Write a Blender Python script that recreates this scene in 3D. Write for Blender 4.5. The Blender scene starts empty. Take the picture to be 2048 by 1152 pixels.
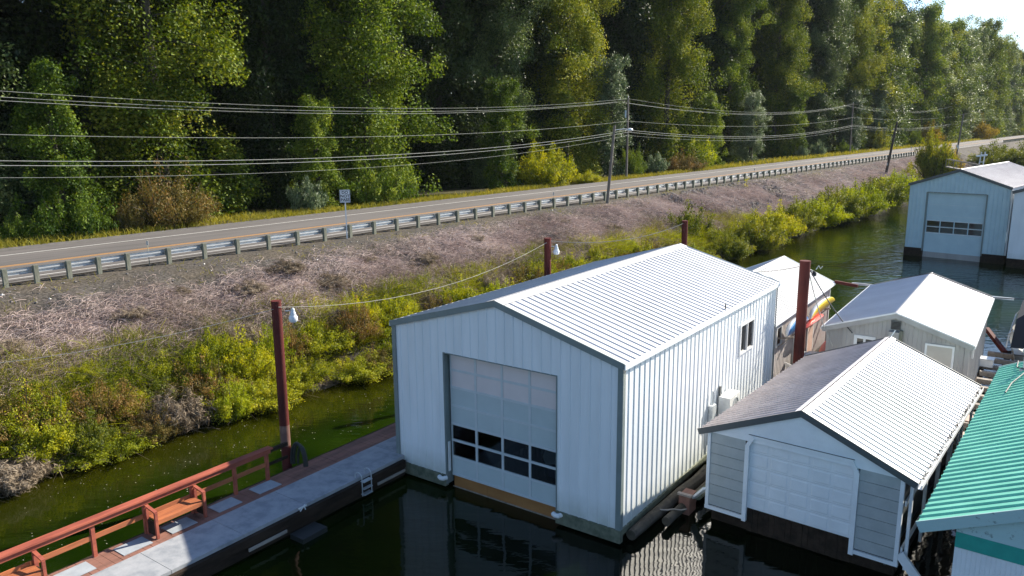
import bpy, math, random
import numpy as np
from mathutils import Vector, Matrix, noise

SC = bpy.context.scene
COL = SC.collection
rad = math.radians

# ------------------------------------------------------------------ camera
CAM_F, CAM_P, CAM_R, CAM_H = 1567.05, 0.2045, -0.0093, 10.664      # focal in px of a 2048 px wide frame
cp, sp = math.cos(CAM_P), math.sin(CAM_P)
fwd = Vector((0, cp, -sp)); upv = Vector((0, sp, cp)); rgt = Vector((1, 0, 0))
cr, sr = math.cos(CAM_R), math.sin(CAM_R)
RX = rgt * cr + upv * sr
UX = upv * cr - rgt * sr
cam = bpy.data.cameras.new('Camera')
cam.sensor_width = 36; cam.lens = 36 * CAM_F / 2048
cam.clip_start = 0.1; cam.clip_end = 5000
cam_o = bpy.data.objects.new('Camera', cam); COL.objects.link(cam_o)
m3 = Matrix((RX, UX, -fwd)).transposed()
cam_o.matrix_world = Matrix.Translation((0, 0, CAM_H)) @ m3.to_4x4()
SC.camera = cam_o

# ------------------------------------------------------------------ light
SUN = Vector((0.846, 0.532, math.tan(rad(33.5)))).normalized()
SUN_EL = math.asin(SUN.z)
W = bpy.data.worlds.new('World'); SC.world = W; W.use_nodes = True
nt = W.node_tree; nt.nodes.clear()
sky = nt.nodes.new('ShaderNodeTexSky'); sky.sky_type = 'NISHITA'; sky.sun_disc = False
sky.sun_elevation = SUN_EL; sky.sun_rotation = math.atan2(SUN.x, SUN.y)
sky.air_density = 1.0; sky.dust_density = 0.4; sky.ozone_density = 4.0
bg = nt.nodes.new('ShaderNodeBackground'); bg.inputs['Strength'].default_value = 0.095
ow = nt.nodes.new('ShaderNodeOutputWorld')
nt.links.new(sky.outputs[0], bg.inputs[0]); nt.links.new(bg.outputs[0], ow.inputs[0])
sl = bpy.data.lights.new('Sun', 'SUN'); sl.energy = 5.0; sl.angle = rad(0.53); sl.color = (1, 0.92, 0.78)
so = bpy.data.objects.new('Sun', sl); COL.objects.link(so)
so.rotation_euler = SUN.to_track_quat('Z', 'Y').to_euler(); so.location = (40, 20, 60)
SC.view_settings.view_transform = 'Standard'; SC.view_settings.look = 'None'
SC.view_settings.exposure = 1.15; SC.view_settings.gamma = 1
SC.cycles.max_bounces = 8; SC.cycles.transparent_max_bounces = 8
SC.cycles.use_denoising = True

# ------------------------------------------------------------------ helpers
def ray(x, y):
    return RX * ((x - 1024) / CAM_F) - UX * ((y - 576) / CAM_F) + fwd
def at(x, y, z):
    """the place on the level z that stands at that spot of the survey picture"""
    d = ray(x, y); k = (z - CAM_H) / d.z
    return Vector((d.x * k, d.y * k, z))

TAU = 2 * math.pi
DX, DY = 0.633, 0.774            # road direction
R0 = (-22.0, 32.4)
def rn(t, n, z=0.0):
    return Vector((R0[0] + DX * t - DY * n, R0[1] + DY * t + DX * n, z))
def to_tn(x, y):
    a, b = x - R0[0], y - R0[1]
    return a * DX + b * DY, -a * DY + b * DX
ZR = 4.14

class MB:
    def __init__(s): s.v = []; s.f = []
    def quad(s, a, b, c, d):
        n = len(s.v); s.v += [tuple(a), tuple(b), tuple(c), tuple(d)]; s.f.append((n, n+1, n+2, n+3))
    def tri(s, a, b, c):
        n = len(s.v); s.v += [tuple(a), tuple(b), tuple(c)]; s.f.append((n, n+1, n+2))
    def box(s, x0, x1, y0, y1, z0, z1):
        n = len(s.v)
        s.v += [(x0,y0,z0),(x1,y0,z0),(x1,y1,z0),(x0,y1,z0),(x0,y0,z1),(x1,y0,z1),(x1,y1,z1),(x0,y1,z1)]
        for q in ((0,3,2,1),(4,5,6,7),(0,1,5,4),(1,2,6,5),(2,3,7,6),(3,0,4,7)): s.f.append(tuple(n+i for i in q))
        return s
    def beam(s, a, b, w, h, up=(0,0,1)):
        """box section w (sideways) x h (along up) from a to b"""
        a, b = Vector(a), Vector(b); d = (b-a).normalized(); u = Vector(up)
        sd = d.cross(u)
        if sd.length < 1e-4: sd = d.cross(Vector((1,0,0)))
        sd.normalize(); u = sd.cross(d).normalized(); n = len(s.v)
        for p in (a, b):
            for i, j in ((-1,-1),(1,-1),(1,1),(-1,1)): s.v.append(tuple(p + sd*(i*w/2) + u*(j*h/2)))
        for q in ((0,1,2,3),(7,6,5,4),(0,4,5,1),(1,5,6,2),(2,6,7,3),(3,7,4,0)): s.f.append(tuple(n+i for i in q))
        return s
    def tube(s, pts, r, seg=8, cap=True):
        pts = [Vector(p) for p in pts]; n0 = len(s.v); k = len(pts)
        rr = r if isinstance(r, (list, tuple)) else [r]*k
        ref = None
        for i, p in enumerate(pts):
            d = (pts[min(i+1,k-1)] - pts[max(i-1,0)]).normalized()
            if ref is None:
                ref = d.orthogonal().normalized()
            e1 = (ref - d*ref.dot(d))
            if e1.length < 1e-5: e1 = d.orthogonal()
            e1.normalize(); ref = e1; e2 = d.cross(e1)
            for j in range(seg):
                a = TAU*j/seg; s.v.append(tuple(p + (e1*math.cos(a) + e2*math.sin(a))*rr[i]))
        for i in range(k-1):
            for j in range(seg):
                a = n0+i*seg+j; b = n0+i*seg+(j+1) % seg
                s.f.append((a, b, b+seg, a+seg))
        if cap:
            s.f.append(tuple(n0+j for j in range(seg))[::-1]); s.f.append(tuple(n0+(k-1)*seg+j for j in range(seg)))
        return s
    def lathe(s, prof, seg=14, o=(0,0,0), axis='z'):
        n0 = len(s.v)
        for r, z in prof:
            for j in range(seg):
                a = TAU*j/seg; c, d = r*math.cos(a), r*math.sin(a)
                p = (c, d, z) if axis == 'z' else ((z, c, d) if axis == 'x' else (c, z, d))
                s.v.append((p[0]+o[0], p[1]+o[1], p[2]+o[2]))
        for i in range(len(prof)-1):
            for j in range(seg):
                a = n0+i*seg+j; b = n0+i*seg+(j+1) % seg
                s.f.append((a, b, b+seg, a+seg))
        s.f.append(tuple(n0+j for j in range(seg))[::-1]); s.f.append(tuple(n0+(len(prof)-1)*seg+j for j in range(seg)))
        return s
    def mesh(s, name, mat=None, smooth=False):
        me = bpy.data.meshes.new(name); me.from_pydata(s.v, [], s.f); me.update()
        if mat: me.materials.append(mat)
        if smooth:
            me.polygons.foreach_set('use_smooth', [True]*len(me.polygons))
            me.set_sharp_from_angle(angle=rad(40))
        return me
    def build(s, name, mat, parent=None, smooth=False):
        o = bpy.data.objects.new(name, s.mesh(name, mat, smooth)); COL.objects.link(o)
        if parent: o.parent = parent
        return o

def tag(o, label, cat, group=None, kind=None):
    if label: o['label'] = label
    if cat: o['category'] = cat
    if group: o['group'] = group
    if kind: o['kind'] = kind
    return o
def thing(name, label, cat, loc=(0,0,0), rz=0, group=None):
    o = bpy.data.objects.new(name, None); COL.objects.link(o)
    o.location = loc; o.rotation_euler = (0,0,rz); o.empty_display_size = 0.3
    return tag(o, label, cat, group)
def structure(o): o['kind'] = 'structure'; return o
def copy_tree(o, parent=None):
    c = o.copy(); COL.objects.link(c)
    if parent: c.parent = parent
    for ch in o.children: copy_tree(ch, c)
    return c

# ------------------------------------------------------------------ materials
def mat(name, c1, c2=None, scale=3.0, rough=0.6, metal=0.0, bump=0.0, bscale=20.0, spec=0.5, detail=4, stretch=None, c3=None, pos=(0.35, 0.65)):
    m = bpy.data.materials.new(name); m.use_nodes = True; t = m.node_tree; b = t.nodes['Principled BSDF']
    b.inputs['Roughness'].default_value = rough; b.inputs['Metallic'].default_value = metal
    b.inputs['Specular IOR Level'].default_value = spec
    co = t.nodes.new('ShaderNodeTexCoord'); mp = t.nodes.new('ShaderNodeMapping')
    t.links.new(co.outputs['Object'], mp.inputs['Vector'])
    if stretch: mp.inputs['Scale'].default_value = stretch
    if c2 is None: c2 = tuple(x*0.85 for x in c1)
    n = t.nodes.new('ShaderNodeTexNoise'); n.inputs['Scale'].default_value = scale; n.inputs['Detail'].default_value = detail
    n.inputs['Roughness'].default_value = 0.62
    t.links.new(mp.outputs[0], n.inputs['Vector'])
    r = t.nodes.new('ShaderNodeValToRGB'); e = r.color_ramp.elements
    e[0].position, e[1].position = pos; e[0].color = (*c2, 1); e[1].color = (*c1, 1)
    if c3:
        k = r.color_ramp.elements.new(0.5*(pos[0]+pos[1])); k.color = (*c3, 1)
    t.links.new(n.outputs['Fac'], r.inputs['Fac']); t.links.new(r.outputs[0], b.inputs['Base Color'])
    if bump:
        n2 = t.nodes.new('ShaderNodeTexNoise'); n2.inputs['Scale'].default_value = bscale; n2.inputs['Detail'].default_value = 5
        t.links.new(mp.outputs[0], n2.inputs['Vector'])
        bp = t.nodes.new('ShaderNodeBump'); bp.inputs['Strength'].default_value = bump; bp.inputs['Distance'].default_value = 0.05
        t.links.new(n2.outputs['Fac'], bp.inputs['Height']); t.links.new(bp.outputs[0], b.inputs['Normal'])
    return m

def grime(m, z0, z1, col):
    t = m.node_tree; b = t.nodes['Principled BSDF']; src = b.inputs['Base Color'].links[0].from_socket
    co = t.nodes.new('ShaderNodeTexCoord'); sx = t.nodes.new('ShaderNodeSeparateXYZ'); t.links.new(co.outputs['Object'], sx.inputs[0])
    n = t.nodes.new('ShaderNodeTexNoise'); n.inputs['Scale'].default_value = 2.5; n.inputs['Detail'].default_value = 6; t.links.new(co.outputs['Object'], n.inputs['Vector'])
    r = t.nodes.new('ShaderNodeMapRange'); r.inputs[1].default_value = z1; r.inputs[2].default_value = z0; t.links.new(sx.outputs[2], r.inputs[0])
    p = t.nodes.new('ShaderNodeMath'); p.operation = 'MULTIPLY'; t.links.new(r.outputs[0], p.inputs[0]); t.links.new(n.outputs['Fac'], p.inputs[1])
    x = t.nodes.new('ShaderNodeMix'); x.data_type = 'RGBA'; t.links.new(p.outputs[0], x.inputs[0]); t.links.new(src, x.inputs[6]); x.inputs[7].default_value = (*col,1)
    t.links.new(x.outputs[2], b.inputs['Base Color'])

def leafmat(name, dark, mid, light, trans=0.35, rough=0.5, spec=0.35, gloss=True):
    m = bpy.data.materials.new(name); m.use_nodes = True; t = m.node_tree; b = t.nodes['Principled BSDF']
    out = t.nodes['Material Output']
    a = t.nodes.new('ShaderNodeAttribute'); a.attribute_name = 'tint'
    oi = t.nodes.new('ShaderNodeObjectInfo')
    ad = t.nodes.new('ShaderNodeMath'); ad.operation = 'MULTIPLY_ADD'; ad.inputs[1].default_value = 0.34; ad.inputs[2].default_value = -0.17
    t.links.new(oi.outputs['Random'], ad.inputs[0])
    sm = t.nodes.new('ShaderNodeMath'); sm.operation = 'ADD'
    t.links.new(a.outputs['Fac'], sm.inputs[0]); t.links.new(ad.outputs[0], sm.inputs[1])
    r = t.nodes.new('ShaderNodeValToRGB'); e = r.color_ramp.elements
    e[0].position = 0.1; e[1].position = 0.95; e[0].color = (*dark, 1); e[1].color = (*light, 1)
    k = e.new(0.5); k.color = (*mid, 1)
    t.links.new(sm.outputs[0], r.inputs['Fac'])
    t.links.new(r.outputs[0], b.inputs['Base Color'])
    b.inputs['Roughness'].default_value = rough; b.inputs['Specular IOR Level'].default_value = spec
    tr = t.nodes.new('ShaderNodeBsdfTranslucent')
    hs = t.nodes.new('ShaderNodeHueSaturation'); hs.inputs['Value'].default_value = 1.25; hs.inputs['Hue'].default_value = 0.485; hs.inputs['Saturation'].default_value = 1.1
    t.links.new(r.outputs[0], hs.inputs['Color']); t.links.new(hs.outputs[0], tr.inputs['Color'])
    mx = t.nodes.new('ShaderNodeMixShader'); mx.inputs[0].default_value = trans
    t.links.new(b.outputs[0], mx.inputs[1]); t.links.new(tr.outputs[0], mx.inputs[2]); t.links.new(mx.outputs[0], out.inputs['Surface'])
    return m

M = {}
M['white_wall'] = mat('white_painted_steel', (0.77,0.80,0.82), (0.69,0.72,0.735), 2.2, 0.45, bump=0.02, bscale=3, stretch=(1,1,0.12))
M['white_dirty'] = mat('weathered_white_paint', (0.76,0.79,0.81), (0.68,0.71,0.73), 1.6, 0.6, bump=0.06, bscale=14)
grime(M['white_wall'], .2, .95, (0.30,0.33,0.26))
M['trim'] = mat('grey_green_trim', (0.20,0.24,0.235), (0.17,0.205,0.20), 2, 0.45)
M['dark_trim'] = mat('charcoal_trim', (0.085,0.095,0.10), (0.07,0.08,0.085), 2, 0.45)
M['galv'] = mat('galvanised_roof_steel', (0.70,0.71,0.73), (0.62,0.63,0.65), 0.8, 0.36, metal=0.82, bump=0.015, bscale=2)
M['roof_sunlit'] = mat('sunlit_slope_steel', (0.66,0.655,0.66), (0.58,0.575,0.58), 1.3, 0.5, metal=0.15, bump=0.015, bscale=2)  # copy of the roof steel for sunlit slopes, less metallic for rib shadows
M['galv_far'] = mat('aged_roof_steel', (0.36,0.35,0.38), (0.29,0.28,0.31), 1.5, 0.42, metal=0.3, stretch=(1,0.2,1))
M['galv_old'] = mat('weathered_roof_steel', (0.60,0.525,0.50), (0.47,0.405,0.385), 1.6, 0.44, metal=0.55, bump=0.02, bscale=3)
M['white_roof'] = mat('sunlit_white_roof', (0.80,0.77,0.78), (0.72,0.69,0.70), 1.0, 0.5, metal=0.0)  # overexposed sunny slope's white put into the colour; ridge caps share it
M['teal_roof'] = mat('teal_roof_steel', (0.21,0.61,0.46), (0.15,0.50,0.37), 1.2, 0.5)
M['teal_paint'] = mat('teal_paint', (0.02,0.33,0.27), (0.015,0.27,0.22), 3, 0.55)
M['pale_teal'] = mat('flaking_pale_teal_paint', (0.36,0.52,0.52), (0.12,0.17,0.17), 7, 0.65, pos=(0.28,0.40), bump=0.1, bscale=25)
M['pale_blue'] = mat('pale_blue_steel', (0.50,0.64,0.68), (0.44,0.58,0.63), 1.2, 0.5)
M['grey_siding'] = mat('grey_lap_siding', (0.40,0.43,0.43), (0.34,0.37,0.37), 2.5, 0.65, bump=0.05, bscale=30)
M['warm_siding'] = mat('warm_grey_siding', (0.40,0.385,0.365), (0.33,0.315,0.30), 2.0, 0.7, bump=0.05, bscale=20, stretch=(1,1,0.15))
M['taupe_siding'] = mat('taupe_siding', (0.50,0.46,0.45), (0.42,0.385,0.375), 2.0, 0.7, bump=0.05, bscale=20)
M['frame'] = mat('white_frame_metal', (0.75,0.76,0.76), None, 2, 0.4)
M['alu'] = mat('door_frame_metal', (0.55,0.60,0.62), (0.50,0.55,0.57), 2, 0.4, metal=0.1)
M['panel'] = mat('translucent_door_panel', (0.47,0.54,0.55), (0.43,0.50,0.51), 1.5, 0.35)
M['panel_pink'] = mat('glow_tinted_door_panel', (0.68,0.61,0.60), (0.62,0.56,0.55), 1.0, 0.35)  # pinkish light shining through the upper door panels, put into their colour
M['wood_orange'] = mat('orange_stained_wood', (0.33,0.15,0.045), (0.25,0.11,0.03), 4, 0.6, stretch=(0.3,1,1))
M['redwood'] = mat('red_stained_wood', (0.40,0.105,0.06), (0.24,0.055,0.035), 5, 0.65, bump=0.15, bscale=25, stretch=(1,0.15,1))
M['orange_rail'] = mat('orange_stained_rail', (0.44,0.145,0.055), (0.28,0.085,0.035), 5, 0.65, bump=0.15, bscale=25, stretch=(1,0.15,1))
M['brownwood'] = mat('brown_deck_wood', (0.27,0.125,0.09), (0.15,0.07,0.05), 4, 0.75, bump=0.2, bscale=25, stretch=(1,0.2,1))
M['darkwood'] = mat('wet_dark_wood', (0.042,0.028,0.019), (0.018,0.012,0.008), 4, 0.85, spec=0.2, bump=0.3, bscale=18, stretch=(1,0.25,1))
M['skirt'] = mat('algae_stained_skirt', (0.16,0.17,0.12), (0.07,0.085,0.055), 5, 0.7, bump=0.1)
M['greywood'] = mat('weathered_grey_wood', (0.33,0.29,0.25), (0.20,0.17,0.145), 5, 0.8, bump=0.25, bscale=20, stretch=(1,0.2,1))
M['walk'] = mat('worn_concrete_walkway', (0.345,0.35,0.365), (0.22,0.235,0.255), 2.2, 0.85, bump=0.1, bscale=40, c3=(0.295,0.305,0.32))
M['mat'] = mat('grey_grip_mat', (0.34,0.37,0.40), (0.28,0.31,0.34), 4, 0.85, bump=0.15, bscale=80)
M['rust'] = mat('rust_painted_steel', (0.115,0.022,0.018), (0.06,0.013,0.011), 2.0, 0.7, bump=0.08, bscale=12, stretch=(1,1,0.3), spec=0.25, c3=(0.10,0.02,0.016))
M['rust_bare'] = mat('scoured_steel', (0.20,0.115,0.09), (0.12,0.05,0.04), 3.0, 0.6)
M['black'] = mat('black_rubber', (0.02,0.022,0.022), None, 4, 0.6)
M['glass'] = mat('dark_window_glass', (0.012,0.014,0.016), (0.010,0.012,0.014), 1, 0.05, spec=0.6)
M['clear_glass'] = None
M['pole'] = mat('weathered_pole_wood', (0.22,0.19,0.16), (0.14,0.115,0.10), 3, 0.85, bump=0.2, bscale=10, stretch=(1,1,0.1))
M['pole_dark'] = mat('creosoted_pole_wood', (0.075,0.06,0.05), (0.045,0.035,0.03), 3, 0.85, stretch=(1,1,0.1))
M['postwood'] = mat('grey_green_post_wood', (0.215,0.215,0.165), (0.14,0.145,0.11), 6, 0.85, bump=0.2, bscale=15, stretch=(1,1,0.3))
M['rail'] = mat('galvanised_guardrail', (0.62,0.64,0.66), (0.50,0.52,0.54), 3, 0.38, metal=0.6)
M['lamp'] = mat('pale_lamp_metal', (0.55,0.58,0.60), None, 4, 0.4, metal=0.3)
M['lamp_glass'] = mat('frosted_lamp_glass', (0.78,0.80,0.82), None, 4, 0.25)
M['wire'] = mat('aluminium_cable', (0.42,0.43,0.38), None, 1, 0.55, metal=0.3)
M['wire_dark'] = mat('dark_cable', (0.06,0.06,0.065), None, 1, 0.6)
M['wire_pale'] = mat('pale_cable', (0.42,0.40,0.36), None, 1, 0.6)
M['sign'] = mat('white_sign_face', (0.70,0.72,0.74), None, 3, 0.4)
M['sign_ink'] = mat('black_sign_lettering', (0.02,0.02,0.025), None, 3, 0.5)
M['asphalt'] = mat('sun_bleached_asphalt', (0.132,0.119,0.112), (0.082,0.074,0.070), 1.6, 0.9, bump=0.15, bscale=60, c3=(0.112,0.101,0.096), stretch=(0.06,1.0,1.0))
for _n in M['asphalt'].node_tree.nodes:
    if _n.type == 'MAPPING': _n.vector_type = 'TEXTURE'; _n.inputs['Rotation'].default_value = (0,0,math.atan2(.774,.633)); _n.inputs['Scale'].default_value = (14.0,1.0,1.0)
M['shoulder'] = mat('gravelly_shoulder', (0.135,0.125,0.118), (0.085,0.078,0.072), 2.5, 0.95, bump=0.4, bscale=25)
M['white_line'] = mat('white_road_paint', (0.58,0.56,0.53), (0.38,0.37,0.35), 8, 0.7)
M['yellow_line'] = mat('worn_yellow_road_paint', (0.55,0.27,0.06), (0.42,0.20,0.05), 6, 0.7)
M['green_can'] = mat('dark_green_plastic', (0.02,0.055,0.035), None, 3, 0.45)
M['white_plastic'] = mat('white_plastic', (0.75,0.75,0.74), None, 3, 0.4)
M['kayak_white'] = mat('white_kayak_plastic', (0.75,0.77,0.78), None, 3, 0.35)
M['kayak_blue'] = mat('blue_kayak_plastic', (0.03,0.20,0.50), None, 3, 0.35)
M['kayak_yellow'] = mat('yellow_kayak_plastic', (0.75,0.55,0.03), None, 3, 0.35)
M['kayak_red'] = mat('red_kayak_plastic', (0.50,0.05,0.03), None, 3, 0.35)
M['canoe_red'] = mat('faded_red_canoe', (0.55,0.12,0.10), (0.45,0.08,0.07), 3, 0.5)
M['boat_navy'] = mat('navy_gelcoat', (0.015,0.025,0.06), None, 3, 0.2)
M['boat_white'] = mat('white_gelcoat', (0.72,0.72,0.70), None, 3, 0.25)
M['canvas'] = mat('dark_blue_canvas', (0.02,0.028,0.045), None, 5, 0.8)
M['bark'] = mat('grey_brown_bark', (0.085,0.07,0.052), (0.045,0.037,0.028), 4, 0.9, bump=0.4, bscale=8, stretch=(1,1,0.2))
M['ac'] = mat('white_unit_casing', (0.74,0.74,0.72), None, 3, 0.4)
M['rock'] = mat('grey_rip_rap', (0.20,0.185,0.175), (0.11,0.10,0.095), 5, 0.9, bump=0.4, bscale=8)
M['styro'] = mat('pale_debris', (0.62,0.60,0.57), None, 5, 0.7)
M['log'] = mat('waterlogged_log', (0.085,0.07,0.05), (0.04,0.034,0.024), 4, 0.85, bump=0.4, bscale=10)
M['brown_patch'] = mat('bare_plywood', (0.50,0.36,0.30), (0.42,0.28,0.23), 4, 0.75)
M['beige'] = mat('beige_panel', (0.50,0.46,0.40), (0.44,0.40,0.35), 1.5, 0.6)

def glassmat():
    m = bpy.data.materials.new('clear_door_glass'); m.use_nodes = True; t = m.node_tree; t.nodes.clear()
    o = t.nodes.new('ShaderNodeOutputMaterial'); g = t.nodes.new('ShaderNodeBsdfGlossy'); g.inputs['Roughness'].default_value = 0.03
    tr = t.nodes.new('ShaderNodeBsdfTransparent'); tr.inputs[0].default_value = (0.75,0.8,0.8,1)
    f = t.nodes.new('ShaderNodeFresnel'); f.inputs[0].default_value = 1.45
    mx = t.nodes.new('ShaderNodeMixShader')
    t.links.new(f.outputs[0], mx.inputs[0]); t.links.new(tr.outputs[0], mx.inputs[1]); t.links.new(g.outputs[0], mx.inputs[2])
    t.links.new(mx.outputs[0], o.inputs[0]); return m
M['clear_glass'] = glassmat()

# leaves
M['leaf_cotton'] = leafmat('cottonwood_leaves', (0.028,0.062,0.007), (0.115,0.180,0.017), (0.30,0.35,0.055), 0.30, rough=0.55, spec=0.15)
M['leaf_olive'] = leafmat('olive_cottonwood_leaves', (0.036,0.070,0.007), (0.14,0.190,0.017), (0.35,0.35,0.05), 0.30, rough=0.55, spec=0.15)
M['leaf_pale'] = leafmat('pale_cottonwood_leaves', (0.036,0.070,0.016), (0.14,0.195,0.05), (0.34,0.38,0.14), 0.28, rough=0.42, spec=0.35)
M['leaf_shaded'] = leafmat('shade_darkened_leaves', (0.010,0.021,0.004), (0.027,0.048,0.007), (0.07,0.10,0.016), 0.2, rough=0.5, spec=0.25)  # cottonwood leaves darkened: the wood's deep shade is put into their colour
M['leaf_silver'] = leafmat('silvery_leaves', (0.05,0.085,0.035), (0.14,0.19,0.085), (0.31,0.36,0.20), 0.25, rough=0.45, spec=0.35)
M['leaf_yellowgreen'] = leafmat('yellow_green_leaves', (0.06,0.09,0.005), (0.28,0.31,0.013), (0.56,0.52,0.035), 0.4, spec=0.2)
M['leaf_lime'] = leafmat('lime_green_leaves', (0.07,0.11,0.006), (0.26,0.32,0.014), (0.50,0.51,0.035), 0.4, spec=0.2)
M['leaf_gold'] = leafmat('golden_leaves', (0.13,0.105,0.008), (0.31,0.235,0.018), (0.50,0.40,0.05), 0.38, spec=0.2)
M['leaf_rust'] = leafmat('rusty_autumn_leaves', (0.06,0.065,0.012), (0.17,0.135,0.03), (0.33,0.19,0.06), 0.3, spec=0.2)
M['leaf_shrub'] = leafmat('shrub_leaves', (0.04,0.065,0.007), (0.155,0.185,0.016), (0.35,0.33,0.04), 0.36, spec=0.25)
M['leaf_cedar'] = leafmat('cedar_foliage', (0.04,0.085,0.008), (0.11,0.17,0.014), (0.22,0.27,0.03), 0.25, spec=0.2)
M['dead'] = leafmat('dead_stems', (0.20,0.15,0.135), (0.39,0.30,0.27), (0.60,0.50,0.46), 0.12, rough=0.8, spec=0.2)
M['dead_brown'] = leafmat('dry_brown_stems', (0.09,0.07,0.045), (0.22,0.17,0.115), (0.38,0.31,0.23), 0.15, rough=0.8, spec=0.2)
M['grass'] = leafmat('dry_green_grass', (0.08,0.09,0.012), (0.22,0.215,0.025), (0.42,0.36,0.06), 0.35, rough=0.7, spec=0.2)

rng = np.random.default_rng(7)
R = random.Random(11)

# ------------------------------------------------------------------ ground, water, road
def bank(n):
    """height of the ground against the distance n from the guard rail line (negative towards the water)"""
    xs = [-60, -30, -14.0, -11.6, -10.2, -7.5, -4.5, -2.4, -1.0, 0, 11.5, 14.5, 18, 60, 900]
    zs = [-3.0, -3.0, -1.6, -0.5, 0.25, 1.6, 2.95, 3.85, 4.06, 4.08, 4.08, 3.85, 3.55, 3.5, 3.5]
    return float(np.interp(n, xs, zs))
def gz(x, y):
    t, n = to_tn(x, y)
    w = 0
    if -13 < n < -1.2:
        w = min(1, (-1.2-n)/2, (n+13)/2)
        w *= 0.38*noise.noise((x*0.35, y*0.35, 0)) + 0.24*noise.noise((x*0.95, y*0.95, 3.1))
    if n > 14: w = 0.25*noise.noise((x*0.12, y*0.12, 9))
    return bank(n) + w

def make_ground():
    ts = list(np.arange(-60, 190, 0.9)) + list(np.arange(190, 420, 4)) + [450, 520, 650, 900, 1400]
    ts = [-900, -400, -150, -90] + ts
    ns = [-900, -300, -60, -30] + list(np.arange(-15, 0.1, 0.55)) + [2, 6, 11.5, 13, 14.5, 16, 18, 22, 28, 36, 48, 70, 120, 250, 900]
    mb = MB()
    for t in ts:
        for n in ns:
            p = rn(t, n); mb.v.append((p.x, p.y, gz(p.x, p.y)))
    k = len(ns)
    for i in range(len(ts)-1):
        for j in range(k-1):
            a = i*k+j; mb.f.append((a, a+k, a+k+1, a+1))
    m = bpy.data.materials.new('bank_soil_and_gravel'); m.use_nodes = True; t = m.node_tree; b = t.nodes['Principled BSDF']
    b.inputs['Roughness'].default_value = 0.95; b.inputs['Specular IOR Level'].default_value = 0.2
    co = t.nodes.new('ShaderNodeTexCoord')
    def nz(s, d=5):
        n = t.nodes.new('ShaderNodeTexNoise'); n.inputs['Scale'].default_value = s; n.inputs['Detail'].default_value = d
        t.links.new(co.outputs['Object'], n.inputs['Vector']); return n
    a = nz(9, 6); c = nz(0.35, 3)
    r = t.nodes.new('ShaderNodeValToRGB'); e = r.color_ramp.elements
    e[0].position = 0.3; e[1].position = 0.72; e[0].color = (0.032,0.028,0.023,1); e[1].color = (0.135,0.12,0.105,1)
    r2 = t.nodes.new('ShaderNodeValToRGB'); e = r2.color_ramp.elements
    e[0].position = 0.42; e[1].position = 0.62; e[0].color = (0.88,0.88,0.88,1); e[1].color = (1.05,0.98,0.86,1)
    mx = t.nodes.new('ShaderNodeMix'); mx.data_type = 'RGBA'; mx.blend_type = 'MULTIPLY'; mx.inputs[0].default_value = 1
    t.links.new(a.outputs['Fac'], r.inputs[0]); t.links.new(c.outputs['Fac'], r2.inputs[0])
    t.links.new(r.outputs[0], mx.inputs[6]); t.links.new(r2.outputs[0], mx.inputs[7])
    # leaf litter under the wood, by position
    sx = t.nodes.new('ShaderNodeSeparateXYZ'); t.links.new(co.outputs['Object'], sx.inputs[0])
    d1 = t.nodes.new('ShaderNodeMath'); d1.operation = 'MULTIPLY_ADD'; d1.inputs[1].default_value = -DY; d1.inputs[2].default_value = -DY*22 - DX*32.4
    t.links.new(sx.outputs[0], d1.inputs[0])
    d2 = t.nodes.new('ShaderNodeMath'); d2.operation = 'MULTIPLY_ADD'; d2.inputs[1].default_value = DX
    t.links.new(sx.outputs[1], d2.inputs[0]); t.links.new(d1.outputs[0], d2.inputs[2])
    ml = t.nodes.new('ShaderNodeMapRange'); ml.inputs[1].default_value = 13.2; ml.inputs[2].default_value = 14.8
    t.links.new(d2.outputs[0], ml.inputs[0])
    mx2 = t.nodes.new('ShaderNodeMix'); mx2.data_type = 'RGBA'
    t.links.new(ml.outputs[0], mx2.inputs[0]); t.links.new(mx.outputs[2], mx2.inputs[6]); mx2.inputs[7].default_value = (0.06,0.055,0.022,1)
    t.links.new(mx2.outputs[2], b.inputs['Base Color'])
    bp = t.nodes.new('ShaderNodeBump'); bp.inputs['Strength'].default_value = 0.6; bp.inputs['Distance'].default_value = 0.06
    t.links.new(a.outputs['Fac'], bp.inputs['Height']); t.links.new(bp.outputs[0], b.inputs['Normal'])
    structure(mb.build('ground', m, smooth=False))
make_ground()

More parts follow.
